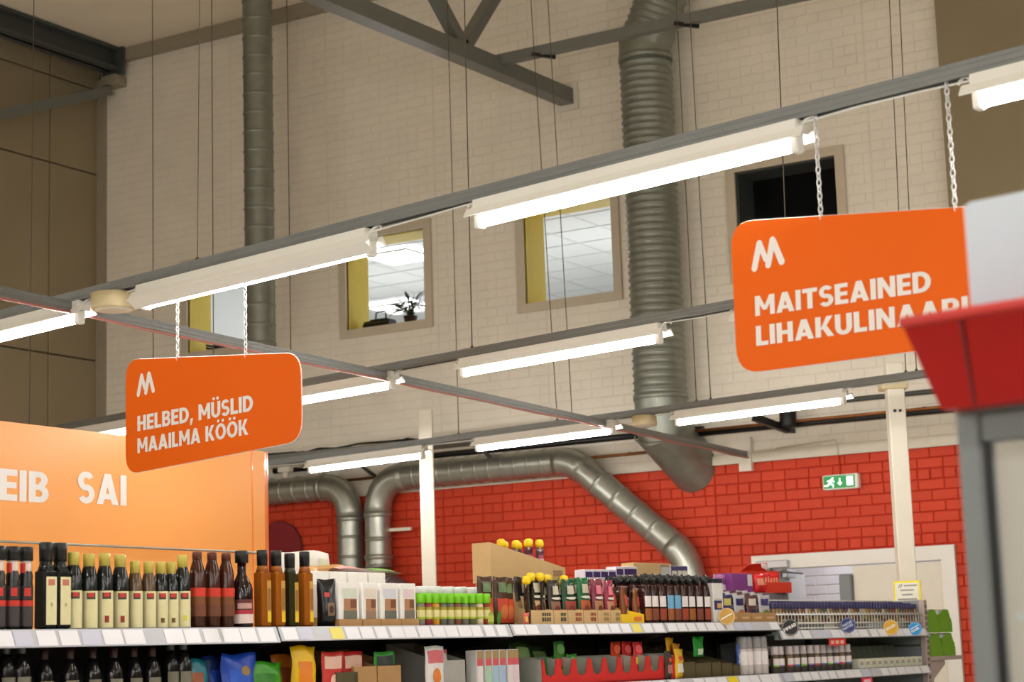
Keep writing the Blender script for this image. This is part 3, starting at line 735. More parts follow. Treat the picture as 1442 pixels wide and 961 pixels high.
hang_sign((1030, 313), (1462, 285.5), (1474, 471), (1040, 528), r1, [(1157, 304), (1346, 292)],
          [('MAITSEAINED', (1066, 446), (1314, 411), 28), ('LIHAKULINAARIA', (1067.5, 488), (1400, 443), 28)], ((1063, 384), (1063, 341)),
          'larger orange hanging sign reading MAITSEAINED, LIHAKULINAARIA')
# ================================================================== BREAD FASCIA
fp = at(372, 640, 13.5); FX = fp.x
zt = onX(372, 636, FX).z; fz0 = 1.2; ye = fp.y
t = thing('bread_fascia', 'large light orange fascia wall with white letters LEIB SAI', 'fascia', (FX, 0, 0))
yend = onX(-260, 600, FX).y
tt = zt
obj('front_panel', MB().box(-.04, 0, yend, ye, fz0, tt), PANELO, t)
cvs = []; fs = []
for k in range(9):
    a = math.radians(90*k/8); cvs += [(-.12+.12*math.cos(a), ye+.12*math.sin(a), z) for z in (fz0, tt)]
fs = [(2*k, 2*k+2, 2*k+3, 2*k+1) for k in range(8)]
obj('curved_end', MB().add(cvs, fs, True), mat('glossy_orange_end', (244, 132, 66), .22, noise=.02, coat=.4), t)
obj('rear_panel', MB().box(-1.2, -.12, ye+.09, ye+.12, fz0, tt), PANELO, t)
obj('base', MB().box(-1.2, -.02, yend, ye+.05, 0, fz0), CREAM, t)
obj('edge_strip', MB().box(-.003, .004, ye-.14, ye-.134, fz0, tt), MATS['glossy_orange_end'], t)
def fl(px, py): return onX(px, py, FX+.003)
for s_, x0, x1, yb_, yt_ in (('LEIB', -28, 68.5, 702.5, 657.5), ('SAI', 109, 178, 708, 664)):
    a, b = fl(x0, yb_), fl(x1, yb_+3); tp_ = fl(x0, yt_)
    # letters stand on a wall facing +X: their reading direction is +Y
    mbx = text_mb(s_, b.y-a.y, tp_.z-a.z, .06)
    obj('lettering', mbx, SIGNW, t, (.003, a.y, a.z), math.pi/2)
obj('hanging_rod', MB().tube([(.06, yend, onX(0, 764, FX).z), (.06, ye-.1, onX(0, 764, FX).z)], .008, 8), GALV, t)
# ================================================================== FRIDGE (foreground right)
r1d = (r1[1]-r1[0]).normalized(); r1n = Vector((r1d.y, -r1d.x, 0))
FG = at(1352, 700, 3.2)
def fg(px, py, off=0.):
    q = onp(px, py, FG+r1n*off, r1n)-FG; return (q.dot(r1d), q.z+FG.z)
t = thing('display_fridge', 'blurred foreground glass display fridge with red canopy and white sign board', 'fridge', (FG.x, FG.y, 0), math.atan2(r1d.y, r1d.x))
FWD = .95; zb0 = fg(1345, 585)[1]; FD = .62
GF = mat('grey_fridge_frame', (116, 122, 122), .5, noise=.04); REDP = mat('red_canopy_plastic', (168, 14, 8), .4, spec=.25, noise=.04, scale=4)
for x in (0, FWD-.045):
    for y in (0, FD-.045): obj('corner_post', MB().bbox(x, x+.045, y, y+.045, .0, zb0+.005, .006), GF, t)
obj('top_board', MB().box(.0, FWD, .002, FD, zb0, zb0+.03), GF, t)
obj('header_rail', MB().bbox(.045, FWD-.045, .004, .04, zb0-.05, zb0, .004), GF, t)
obj('base', MB().bbox(.046, FWD-.046, .004, FD-.004, .02, .5, .01), GF, t)
obj('rear_panel', MB().box(.046, FWD-.046, FD-.03, FD-.01, .5, zb0), mat('cream_lining', (222, 208, 176), .5, noise=.03), t)
obj('door_glass', MB().box(.05, FWD-.05, .014, .022, .5, zb0-.052), mat('fridge_glass', (235, 240, 240), .03, alpha=.22, ior=1.5), t)
obj('seal', MB().box(.045, .055, .006, .03, .5, zb0-.05), BLACK, t)
for z in (.9, 1.25, 1.53): obj('glass_shelf', MB().bbox(.05, FWD-.05, .06, FD-.05, z, z+.012, .003), mat('green_glass', (180, 214, 208), .1, alpha=.5), t)
c0 = fg(1322, 583, .06); c1 = fg(1269, 457, .14)
bz0, bz1 = zb0+.005, zb0+.005+(c1[1]-c0[1])*.97
x0b, x0t = c0[0]+.0, c1[0]; yb0, yt0 = -.05, -.14
vs = [(x0b, yb0, bz0), (FWD+.05, yb0, bz0), (FWD+.14, yt0, bz1), (x0t, yt0, bz1), (x0b, FD*.5, bz0), (FWD+.05, FD*.5, bz0), (FWD+.14, FD*.5, bz1), (x0t, FD*.5, bz1)]
cn = obj('canopy', MB().add(vs, [(0, 1, 2, 3), (5, 4, 7, 6), (4, 0, 3, 7), (1, 5, 6, 2), (3, 2, 6, 7), (4, 5, 1, 0)]), REDP, t)
s0 = fg(1354, 463, .14)[0]; s1 = fg(1370, 580, .06)[0]
obj('seam', MB().beam((s1, yb0-.001, bz0+.003), (s0, yt0-.001, bz1-.003), .006, .003, (0, 1, 0)), mat('dark_seam', (96, 8, 8), .5, noise=.03), cn)
obj('lip', MB().tube([(x0t, yt0, bz1), (FWD+.14, yt0, bz1)], .009, 8), mat('lighter_red_edge', (196, 52, 46), .5, noise=.08), cn)  # lip in a lighter red than the canopy
wx = fg(1364, 420)[0]; wz = fg(1364, 284)[1]
obj('sign_board', MB().bbox(wx, FWD, .0, .03, bz1-.01, wz, .006), mat('white_sign_board', (182, 190, 198), .35, noise=.02), t)
# ================================================================== GONDOLA SHELVING
AZ = math.radians(4.476); GU = Vector((math.sin(AZ), math.cos(AZ), 0)); GI = Vector((-math.cos(AZ), math.sin(AZ), 0))
P0 = at(0, 889.5, 7.13); GR = math.pi/2-AZ
def G(u, y, z): return Vector((P0.x, P0.y, 0))+GU*u+GI*y+Vector((0, 0, z))
def gz(px, py, y=.03):
    """shelf coordinates (u, z) of a pixel on the plane y behind the shelf front"""
    q = onp(px, py, P0+GI*y, GI)-P0; return q.dot(GU), q.z+P0.z
def gu(px, y=.03, py=880): return gz(px, py, y)[0]
Z1, Z1R, Z2 = 1.655, 1.60, 1.335
UE = gu(1306, 0); US = gu(1095, 0); UB = -1.4
SD = .46
t = gon = thing('shelf_gondola', 'long shop shelving unit running back to the red wall', 'shelving', (P0.x, P0.y, 0), GR)
obj('plinth', MB().box(UB, UE, .04, SD, 0, .15), BLACKM, t)
obj('back_panel', MB().box(UB, US, SD, SD+.02, .15, Z1-.02), BLACKM, t)
obj('back_panel', MB().box(US, UE, SD, SD+.02, .15, Z1R+.05), GREYSH, t)
seams = [UB, gu(389, 0), gu(716, 0), gu(934, 0), US, gu(1220, 0), UE-.04]
STRIP = mat('grey_price_strip', (196, 198, 206), .35, noise=.03); PLAB = mat('white_price_label', (240, 240, 246), .4, noise=.02); YLAB = mat('yellow_price_label', (236, 222, 110), .45, noise=.02); YLB2 = mat('bright_yellow_label', (242, 216, 30), .45, noise=.02)
GLAB = mat('bluish_price_label', (206, 208, 226), .4, noise=.02)
rr = random.Random(3)
def shelf(u0, u1, z, strip, m, nlab, yellow=(), th=.03, sd=SD):
    s = obj('shelf_board', MB().box(u0+.004, u1-.004, 0, sd, z-th, z-.001).box(u0+.004, u1-.004, .01, .03, z-.06, z-th), m, t)
    st = obj('price_strip', MB().xprism([(-.004, z), (-.012-strip*.3, z-strip), (-.006-strip*.3, z-strip-.002), (0, z-.004)], u0+.006, u1-.006), STRIP, t)
    p = u0+.02; n = 0; w_ = (u1-u0-.04)/nlab
    for n in range(nlab):
        q = p+w_*(.80+.2*rr.random())
        if rr.random() < .93 or n in yellow:
            mb = MB(); sl = strip*.3+.008; k0, k1 = .08, .93
            f_ = lambda k: (-.0052-sl*k-.001, z-strip*k)
            a, b = f_(k0), f_(k1)
            mb.add([(p, b[0], b[1]), (q-.004, b[0], b[1]), (q-.004, a[0], a[1]), (p, a[0], a[1])], [(0, 1, 2, 3)])
            obj('price_label', mb, (YLAB if z > 1.5 else YLB2) if n in yellow else (PLAB if rr.random() < .88 else GLAB), st)
        p += w_
    return s
shelf(seams[0], seams[1], Z1, .068, BLACKM, 26); shelf(seams[1], seams[2], Z1, .062, BLACKM, 16, (3,)); shelf(seams[2], seams[3], Z1, .056, BLACKM, 13, (10,)); shelf(seams[3], seams[4], Z1, .052, BLACKM, 12)
shelf(seams[4], seams[5], Z1R, .056, GREYSH, 9); shelf(seams[5], seams[6], Z1R, .056, GREYSH, 7)
for a, b in zip(seams[:-1], seams[1:]):
    shelf(a, b, Z2, .055, BLACKM if b < US+.1 else GREYSH, max(6, int((b-a)*8)), (5,) if abs(b-US) < .1 else ())
for z in (1.0, .66, .33):
    for a, b in zip(seams[:-1], seams[1:]): obj('shelf_board', MB().box(a+.004, b-.004, 0, SD, z-.03, z), BLACKM, t)
for u in seams[:-1]:
    top = Z1-.035
    obj('upright', MB().bbox(u-.02, u+.02, SD-.03, SD-.001, .15, top, .003), BLACKM, t)
for u in seams[1:5]:
    br = MB()
    for s_ in (-.028, .022): br.xprism([(.03, Z1-.061), (.03, Z1-.075), (SD-.04, Z1-.13), (SD-.04, Z1-.061)], u+s_, u+s_+.005)
    obj('shelf_bracket', br, BLACKM, t)
ztop = 1.80
ep = obj('end_panel', MB().bbox(UE-.035, UE-.008, .045, SD+.04, .1, ztop, .004), GREYSH, t)
epu = obj('slotted_upright', MB().bbox(UE-.04, UE+.012, .0, .045, 0, ztop, .004), mat('pinkish_upright', (176, 160, 154), .5, noise=.05), t)
sl = MB(); z = .9
while z < ztop-.04:
    for dx in (-.03, -.008): sl.box(UE+dx, UE+dx+.009, -.0015, .002, z, z+.026)
    z += .042
obj('slot', sl, BLACK, epu)
obj('middle_rail', MB().box(UE-.038, UE-.034, .05, SD, 1.47, 1.485), DSTEEL, ep)
# end cap beyond the panel: bracket shelf with green cartons
ec = G(UE, 0, 0)
t = thing('end_bracket_shelf', 'small pinkish bracket shelf at the far end of the gondola', 'shelf', G(UE+.014, 0, 0), GR)
zs = gz(1335, 924, 0)[1]
obj('shelf_plate', MB().box(0, .56, .0, .13, zs-.03, zs), MATS['pinkish_upright'], t)
obj('bracket', MB().xprism([(0, zs-.03), (0, zs-.3), (.012, zs-.3), (.3, zs-.05), (.3, zs-.03)][::-1], .0, .006).prism([(0, zs-.03), (0, zs-.32), (.02, zs-.32), (.09, zs-.16), (.3, zs-.06), (.3, zs-.03)], .02, .026), MATS['pinkish_upright'], t)
t2 = thing('dark_jar', 'dark jar under the pinkish bracket shelf', 'jar', G(UE+.22, .065, zs-.62), GR)
obj('body', MB().lathe([(.05, 0), (.055, .02), (.055, .17), (.04, .2)], 14), C(70, 40, 36), t2); obj('lid', MB().lathe([(.042, .2), (.042, .225)], 14), BLACK, t2)
obj('shelf_plate', MB().box(0, .56, .0, .13, zs-.65, zs-.62), MATS['pinkish_upright'], t)
GREENC = C(112, 160, 40, .6)
for k in range(2):
    for j in range(2):
        t2 = thing('green_carton', '%s %s green display carton on the end bracket' % (['lower', 'upper'][k], ['left', 'right'][j]), 'carton', G(UE+.15+j*.235-.03*k, .065, zs+.172*k), GR, 'green cartons at the gondola end')
        mb = MB().prism([(-.11, 0), (.11, 0), (.11, .06), (.05, .165), (-.02, .168), (-.11, .13)], -.055, -.051).box(-.11, .11, .051, .055, 0, .168).box(-.11, -.107, -.051, .051, 0, .13).box(.107, .11, -.051, .051, 0, .1).box(-.107, .107, -.051, .051, 0, .004)
        obj('carton', mb, GREENC, t2); obj('packet', MB().bbox(-.10, .0, -.04, .02, .005, .160, .006), C(215, 222, 220), t2); obj('packet', MB().bbox(.01, .1, -.03, .045, .005, .166, .006), C(40, 46, 52), t2)
# notice on the post
qn = onp(1278, 836, G(UE+.03, 0, 0), GU)
t = thing('price_notice', 'small notice in a yellow frame standing on the gondola end before the right cream post', 'notice', (qn.x, qn.y, 1.80), GR-math.radians(80))
obj('clamp', MB().box(-.02, .02, -.02, .02, -.14, -.02), GREYSH, t)
zz = .055
fr = MB().box(-.1, .1, -.006, .006, zz-.09, zz+.09); obj('frame', fr, mat('yellow_frame', (240, 222, 40), .4, noise=.02), t)
obj('sheet', MB().box(-.086, .086, -.009, -.006, zz-.076, zz+.076), C(232, 230, 214), t)
nb = MB(); capsule2d(nb, -.06, zz+.045, -.05, zz+.065, .004, -.0105); capsule2d(nb, -.045, zz+.045, -.035, zz+.065, .004, -.0105)
for k, (a, b) in enumerate(((-.02, .075), (-.05, .05), (-.04, .04), (-.07, .07))): nb.add([(a, -.0105, zz+.05-k*.033), (b, -.0105, zz+.05-k*.033), (b, -.0105, zz+.061-k*.033), (a, -.0105, zz+.061-k*.033)], [(0, 1, 2, 3)])
obj('print', nb, C(150, 150, 140), t)
# ================================================================== GOODS: builders (front faces -Y, base at origin); each returns the thing
_cache = {}
def cm(key, fn, m):
    k = (key, m.name)
    if k not in _cache: _cache[k] = fn().mesh(key[0] if isinstance(key, tuple) else key, m)
    return _cache[k]
def patch(x0, x1, y, z0, z1): return MB().add([(x0, y, z0), (x1, y, z0), (x1, y, z1), (x0, y, z1)], [(0, 1, 2, 3)])
def disc_patch(cx, cz, rx, rz_, y, n=16): return MB().add([(cx+rx*math.cos(2*math.pi*k/n), y, cz+rz_*math.sin(2*math.pi*k/n)) for k in range(n)], [tuple(range(n))])
def add(t, name, key, fn, m): return put(name, cm(key, fn, m), t)
def bottle(t, r, H, body, cap, capm, labels, neckr=.32, sh=.62, caph=.16, capr=.42, n=14, sleeve=None):
    """round bottle: sh shoulder start, neck, cap; labels: list of (z0,z1,halfangle,material)"""
    hn = H*(1-caph)
    add(t, 'body', ('body', 'rb', r, H, neckr, sh, caph), lambda: MB().lathe([(r*.92, 0), (r, .008), (r, H*sh), (r*.93, H*sh+.015), (r*(neckr+.25), H*sh+.04), (r*neckr, H*sh+.065), (r*neckr, hn+.004)], n), body)
    add(t, 'cap', ('cap', 'rc', r, H, caph, capr), lambda: MB().lathe([(r*capr, hn), (r*capr, H-.003), (r*capr*.9, H)], 12), cap if capm is None else capm)
    for k, (a, b, w_, m) in enumerate(labels): add(t, 'label', ('label', 'arc', r, H, a, b, w_, k), lambda: MB().arc(r+.0012+.0006*k, H*a, H*b, -w_, w_), m)
    if sleeve: add(t, 'neck_sleeve', ('sleeve', r, H, sleeve[0]), lambda: MB().lathe([(r*neckr+.002, H*sleeve[0]), (r*neckr+.002, hn)], 12), sleeve[1])
def sqbottle(t, w_, dp, H, body, capm, labels, sh=.66, caph=.13, neck=.30):
    h = w_/2; g = dp/2; hn = H*(1-caph)
    def fn():
        mb = MB().bbox(-h, h, -g, g, 0, H*sh, w_*.12)
        return mb.lathe([(h*1.0, H*sh-.004), (h*.8, H*sh+.018), (h*neck*1.5, H*sh+.035), (h*neck*1.25, hn+.003)], 12)
    add(t, 'body', ('body', 'sb', w_, dp, H, sh, caph), fn, body)
    add(t, 'cap', ('cap', 'sc', w_, H, caph), lambda: MB().lathe([(h*.80, hn-.004), (h*.82, H-.004), (h*.74, H)], 12), capm)
    for k, (x0, x1, a, b, m) in enumerate(labels): add(t, 'label', ('label', 'flat', w_, dp, H, x0, x1, a, b, k), lambda: patch(x0*h, x1*h, -g-.0012-.0006*k, H*a, H*b), m)
def box(t, w_, dp, H, m, prints=(), name='carton', b=.0025):
    c = add(t, name, (name, w_, dp, H), lambda: MB().bbox(-w_/2, w_/2, -dp/2, dp/2, 0, H, b), m)
    for k, (x0, x1, a, b_, pm) in enumerate(prints): add(t, 'print', ('print', w_, dp, H, x0, x1, a, b_, k), lambda: patch(x0*w_/2, x1*w_/2, -dp/2-.0008-.0005*k, H*a, H*b_), pm)
    return c
def pouch_y(a, b, T):
    """half thickness of a filled bag at width a (-1..1), height b (0..1)"""
    return max(.0015, T*.5*max(0, 1-abs(a)**3)**.6*max(0, 1-b**2.2)**.7*(.45+.55*min(1, b*4)))
def pouch(t, w_, H, T, m, prints=(), wavy=.0035, name='bag', seed=0):
    rq = random.Random(seed)
    nx, nz = 8, 9; ph = rq.uniform(0, 6)
    def fn():
        mb = MB(); vs = []; fs = []
        for sgn in (-1, 1):
            for j in range(nz+1):
                for i in range(nx+1):
                    a = -1+2*i/nx; b = j/nz
                    vs.append((a*w_/2*(1-.04*math.sin(b*3.1)), sgn*pouch_y(a, b, T)+wavy*math.sin(b*9+a*4+ph)*b, b*H+wavy*.6*math.sin(a*3+ph)*b))
        M_ = (nx+1)*(nz+1)
        for j in range(nz):
            for i in range(nx):
                q = j*(nx+1)+i; fs.append((q, q+1, q+nx+2, q+nx+1)); fs.append((M_+q+1, M_+q, M_+q+nx+1, M_+q+nx+2))
        for j in range(nz):
            for i in (0, nx):
                q = j*(nx+1)+i; f_ = (q, q+nx+1, M_+q+nx+1, M_+q); fs.append(f_ if i == 0 else f_[::-1])
        for i in range(nx):
            fs.append((i+1, i, M_+i, M_+i+1)); q = nz*(nx+1)+i; fs.append((q, q+1, M_+q+1, M_+q))
        return mb.add(vs, fs, True)
    add(t, name, (name, 'pouch', w_, H, T, wavy, seed if wavy else 0), fn, m)
    for k, (a0, a1, b0, b1, pm) in enumerate(prints):
        def pf():
            mb = MB(); vs = []; fs = []; n = 6
            for j in range(n+1):
                for i in range(n+1):
                    si, sj = 2*i/n-1, 2*j/n-1
                    if k % 2: si, sj = si*math.sqrt(1-sj*sj/2), sj*math.sqrt(1-si*si/2)
                    a = a0+(a1-a0)*(si+1)/2; b = b0+(b1-b0)*(sj+1)/2
                    vs.append((a*w_/2*(1-.04*math.sin(b*3.1)), -pouch_y(a, b, T)-.0022-.0012*k+wavy*math.sin(b*9+a*4+ph)*b, b*H+wavy*.6*math.sin(a*3+ph)*b))
            for j in range(n):
                for i in range(n): q = j*(n+1)+i; fs.append((q, q+1, q+n+2, q+n+1))
            return mb.add(vs, fs, True)
        add(t, 'print', ('print', 'pouch', w_, H, T, a0, a1, b0, b1, k, seed if wavy else 0), pf, pm)
def tray(t, w_, dp, hf, hb, m, name='tray'):
    e = .004
    def fn():
        mb = MB().box(-w_/2, w_/2, -dp/2, -dp/2+e, 0, hf).box(-w_/2, w_/2, dp/2-e, dp/2, 0, hb).box(-w_/2+e, w_/2-e, -dp/2+e, dp/2-e, 0, e)
        for s_ in (-1, 1):
            x = s_*(w_/2-e/2); mb.xprism([(-dp/2+e, 0), (dp/2-e, 0), (dp/2-e, hb), (-dp/2+e, hf)], x-e/2, x+e/2)
        return mb
    return add(t, name, (name, w_, dp, hf, hb), fn, m)
TURN = {'sauce_bottle': -.45, 'vinegar_bottle': -.45, 'syrup_bottle': -.4, 'round_sauce_bottle': -.5, 'coffee_pack': -.3, 'white_tub': 0}
def good(name, label, cat, px, y, z, group=None, rz=0, py=880):
    """a thing standing on a shelf: px is its image column at depth y behind the shelf front"""
    u = gu(px, y, py); return thing(name, label, cat, G(u, y, z), GR+rz+TURN.get(name, 0), group), u
def height(px, ytop, y, z): return gz(px, ytop, y)[1]-z
# ------------------------------------------------------------------ top shelf, from the left
DG = C(26, 30, 28, .12); DKB = C(40, 22, 14, .15); CRM = C(226, 218, 168); GOLD = C(196, 180, 84, .3); REDL = C(206, 52, 42); MAROON = C(90, 24, 24)
ZZ = Z1
for i, px in enumerate((-3, 17, 36)):
    t, u = good('sauce_bottle', 'dark sauce bottle with red and white neck label, %s from the left edge' % ['cut off one', 'first whole one', 'second whole one'][i], 'bottle', px, .045, ZZ, 'red-labelled sauce bottles')
    bottle(t, .0265, .315, C(22, 20, 20, .2), None, BLACK, [(.36, .52, 70, C(46, 42, 40)), (.04, .28, 70, C(62, 56, 58)), (.28, .35, 70, REDL), (.40, .50, 24, REDL)], neckr=.72, sh=.52, caph=.17, capr=.98, sleeve=(.64, C(226, 206, 194)))
    put('neck_band', cm(('neck_band', 'sauce'), lambda: MB().arc(.0265*.72+.0032, .315*.645, .315*.80, -100, -20), REDL), t)
for i, px in enumerate((64, 84)):
    for k in range(2):
        t, u = good('oil_bottle', '%s square dark oil bottle with tall cream label and black cap%s' % (['left', 'right'][i], '' if not k else ', rear row'), 'bottle', px, .045+.085*k, ZZ, 'square oil bottles')
        sqbottle(t, .066, .066, .335, DG, BLACK, [(-.78, .78, .05, .60, CRM), (-.5, .5, .50, .57, C(198, 120, 96)), (-.12, .12, .26, .30, C(170, 160, 110))], sh=.68, caph=.2, neck=.45)
for k in range(2):
    for i, (px, yt_) in enumerate(((103, 777), (125, 776), (147, 779), (169, 779))):
        t, u = good('vinegar_bottle', '%s tall gold-capped dark bottle with cream label%s' % (nth(i), '' if not k else ', rear row'), 'bottle', px, .045+.09*k, ZZ, 'gold-capped vinegar bottles')
        bottle(t, .0335, .300-.004*(i % 2), DG, None, GOLD, [(.01, .50, 76, CRM), (.39, .475, 30, C(66, 62, 54)), (.42, .475, 18, REDL)]+([(.08, .17, 14, C(150, 50, 40))] if i > 1 else []), neckr=.52, sh=.66, caph=.17, capr=.68, sleeve=(.80, MAROON))
for i, px in enumerate((190, 209, 226, 241)):
    t, u = good('vinegar_bottle', '%s short gold-capped %s bottle with cream label' % (['left', 'right'][i % 2], ['clear brown', 'dark'][i//2]), 'bottle', px, .045, ZZ, 'gold-capped vinegar bottles')
    bottle(t, .030, .272, C(92, 70, 46, .15) if i < 2 else DG, None, GOLD, [(.01, .55, 76, CRM), (.43, .52, 28, C(70, 62, 54)), (.46, .52, 18, REDL)]+([(.08, .15, 14, C(110, 80, 40))] if i > 1 else []), neckr=.52, sh=.64, caph=.19, capr=.68, sleeve=(.79, MAROON))
t, u = good('vinegar_bottle', 'tall gold-capped dark bottle beside the red-labelled brown bottles', 'bottle', 257, .045, ZZ, 'gold-capped vinegar bottles')
bottle(t, .0325, .302, DG, None, GOLD, [(.01, .50, 76, CRM), (.39, .475, 30, C(66, 62, 54)), (.42, .475, 18, REDL), (.1, .17, 12, C(216, 206, 60))], neckr=.52, sh=.66, caph=.17, capr=.68, sleeve=(.80, MAROON))
BRN = C(66, 30, 18, .15)
for k in range(3):
    for i, px in enumerate((278, 299, 319)):
        t, u = good('syrup_bottle', '%s brown bottle with red band label and rust cap, %s row' % (nth(i), ['front', 'middle', 'rear'][k]), 'bottle', px, .05+.085*k, ZZ, 'red-banded brown bottles')
        bottle(t, .034, .318, BRN, None, C(96, 48, 34), [(.30, .52, 72, C(122, 70, 30)), (.41, .525, 74, C(212, 56, 34)), (.15, .30, 72, C(110, 62, 36))], neckr=.5, sh=.70, caph=.10, capr=.6)
for i, px in enumerate((341,)):
    t, u = good('round_sauce_bottle', 'dark round bottle with oval pink and white label', 'bottle', px, .05, ZZ)
    bottle(t, .047, .330, C(30, 12, 12, .12), None, BLACK, [(.05, .36, 62, C(96, 46, 44)), (.05, .17, 62, C(226, 206, 200)), (.17, .22, 64, C(176, 44, 56)), (.24, .31, 40, C(190, 150, 140))], neckr=.4, sh=.5, caph=.16, capr=.62)
AMB = C(150, 84, 24, .12)
for k in range(2):
    for i, (px, m) in enumerate(((370, AMB), (390, AMB), (409, C(46, 44, 20, .15)), (430, AMB))):
        t, u = good('oil_bottle', '%s slim %s bottle with black cap among the amber oils%s' % (nth(i), 'olive' if i == 2 else 'amber', '' if not k else ', rear row'), 'bottle', px, .04+.08*k, ZZ, 'amber oil bottles')
        sqbottle(t, .058, .058, .335 if i != 2 else .325, m, BLACK, [(-.05, .80, .06, .60, C(196, 150, 60)), (.0, .74, .06, .20, C(236, 196, 30)), (.05, .72, .22, .5, C(150, 104, 40))], sh=.72, caph=.19, neck=.45)
# black coffee pack
t, u = good('coffee_pack', 'black upright pack with round emblem beside the white cartons', 'pack', 460, .06, ZZ)
pouch(t, .098, .215, .075, C(20, 20, 22, .25), [(-.3, .5, .22, .5, C(120, 96, 70)), (-.15, .35, .28, .44, C(60, 20, 20)), (-.55, -.05, .62, .72, C(200, 70, 60))])
# white cartons on trays, two deep, two high at the back
ranges = ((476, 508), (509, 534), (535, 563), (563.5, 588))
tint = ((216, 222, 206), (228, 216, 202), (214, 214, 224), (228, 208, 212)); base_ = ((110, 112, 98), (150, 122, 100), (100, 102, 92), (120, 110, 100))
WC = C(240, 238, 232, .5)
ua, ub = gu(474, .01), gu(590, .01)
for i, (a, b) in enumerate(ranges):
    ua_, ub_ = gu(a, .02), gu(b, .02); w_ = ub_-ua_-.006
    tt_ = thing('carton_tray', '%s low kraft tray under the white cartons' % nth(i), 'tray', G((ua_+ub_)/2, .115, ZZ), GR, 'kraft trays')
    tray(tt_, w_+.005, .21, .032, .05, CARD2)
    for k in range(2):
        t = thing('food_carton', '%s white carton with brown bread picture%s' % (nth(i), '' if not k else ', behind the front one'), 'carton', G((ua_+ub_)/2, .062+.098*k, ZZ+.0045), GR, 'white cartons')
        box(t, w_-.012, .085, .195, WC, [(-.7, .8, .64, .86, C(*tint[i])), (-.55, .75, .34, .62, C(176, 128, 92)), (.1, .7, .40, .60, C(120, 74, 52)), (-.6, .75, .05, .34, C(*base_[i]))])
    t = thing('food_carton', '%s plain white carton standing tall behind the bread cartons' % nth(i), 'carton', G((ua_+ub_)/2+.02, .27, ZZ), GR, 'plain white cartons')
    box(t, w_, .085, .262, WC, [])
t = thing('white_bag', 'crumpled white bag lying on the tall cartons', 'bag', G(gu(458, .33)-.06, .40, ZZ+.0), GR)
pouch(t, .36, .365, .09, C(232, 230, 220, .5), [(.4, .8, .55, .9, C(214, 220, 190))], wavy=.012, seed=1)
t = thing('grain_bag', 'golden brown bag in front of the crumpled white bag', 'bag', G(gu(466, .3), .345, ZZ), GR)
pouch(t, .30, .30, .08, C(198, 152, 82, .4), [(-.3, .9, .82, .95, C(176, 120, 50))], wavy=.008, seed=2)
t = thing('noodle_bag', 'dark and green flat bag lying on the white cartons', 'bag', G(gu(536, .27), .27, ZZ+.264), GR, rot=(math.radians(-84), 0, GR))
pouch(t, .34, .16, .035, C(86, 74, 34, .4), [(-.2, .9, .05, .4, C(120, 190, 40)), (-.9, -.5, .1, .6, C(200, 90, 80))], wavy=.004, seed=3)
t = thing('snack_bag', 'flat dark bag with pink stripe lying beside the white bag', 'bag', G(gu(499, .27), .27, ZZ+.264), GR, rot=(math.radians(-80), 0, GR))
pouch(t, .22, .16, .04, C(88, 58, 44, .4), [(-.8, .8, .1, .4, C(222, 160, 150))], wavy=.006, seed=4)
t = thing('spice_carton', 'low white and red carton between white cartons and green jars', 'carton', G(gu(590, .3), .33, ZZ), GR)
box(t, .16, .08, .20, C(232, 226, 224), [(-1, 1, .6, .75, C(190, 60, 60))])
# green-capped grinder jars
GRN2 = C(120, 200, 20, .4); YL = C(226, 216, 150); cont = [(120, 122, 100), (96, 98, 84), (110, 108, 96), (140, 44, 36), (206, 140, 30), (120, 66, 44), (216, 200, 160), (140, 36, 48), (110, 104, 96), (90, 96, 60)]
for k in range(3):
    for i in range(10):
        px = 592+i*10.3
        t, u = good('spice_grinder', '%s green-capped spice jar from the left, %s row' % (nth(i), ['front', 'second', 'rear'][k]), 'jar', px, .035+.062*k, ZZ+(.0 if k < 1 else .035*k-.015) if False else ZZ, 'green-capped spice jars')
        r_ = .0235; H = .168
        add(t, 'body', ('body', 'gj'), lambda: MB().lathe([(.022, 0), (.0235, .006), (.0235, .098), (.019, .106)], 12), C(*cont[(i*7+k*3) % 10]))
        add(t, 'label', ('label', 'gj'), lambda: MB().arc(.0245, .035, .085, -95, 95), YL)
        add(t, 'label_band', ('band', 'gj'), lambda: MB().arc(.0249, .074, .088, -95, 95), C(160, 150, 40)); add(t, 'label_band', ('band2', 'gj'), lambda: MB().arc(.0249, .030, .040, -95, 95), C(170, 190, 50))
        add(t, 'cap', ('cap', 'gj'), lambda: MB().lathe([(.021, .106), (.0245, .112), (.0245, .150), (.022, .155)], 12), GRN2)
for i, px in enumerate((594, 612, 630, 648, 668)):
    t, u = good('white_tub', '%s white lidded tub behind the green-capped jars' % nth(i), 'tub', px, .25, ZZ, 'white tubs')
    add(t, 'body', ('body', 'wt'), lambda: MB().lathe([(.034, 0), (.038, .01), (.038, .15), (.034, .155)], 14), C(222, 224, 226, .3)); add(t, 'lid', ('lid', 'wt'), lambda: MB().lathe([(.04, .155), (.04, .195), (.037, .2)], 14), C(236, 238, 240, .3))
t, u = good('green_tin', 'small green tin at the foot of the soup pouches', 'tin', 688, .03, ZZ)
add(t, 'body', 'gt', lambda: MB().lathe([(.026, 0), (.028, .004), (.028, .058), (.026, .062)], 14), C(140, 160, 40, .4)); add(t, 'label', 'gtl', lambda: MB().arc(.0287, .014, .046, -70, 70), C(176, 190, 80))
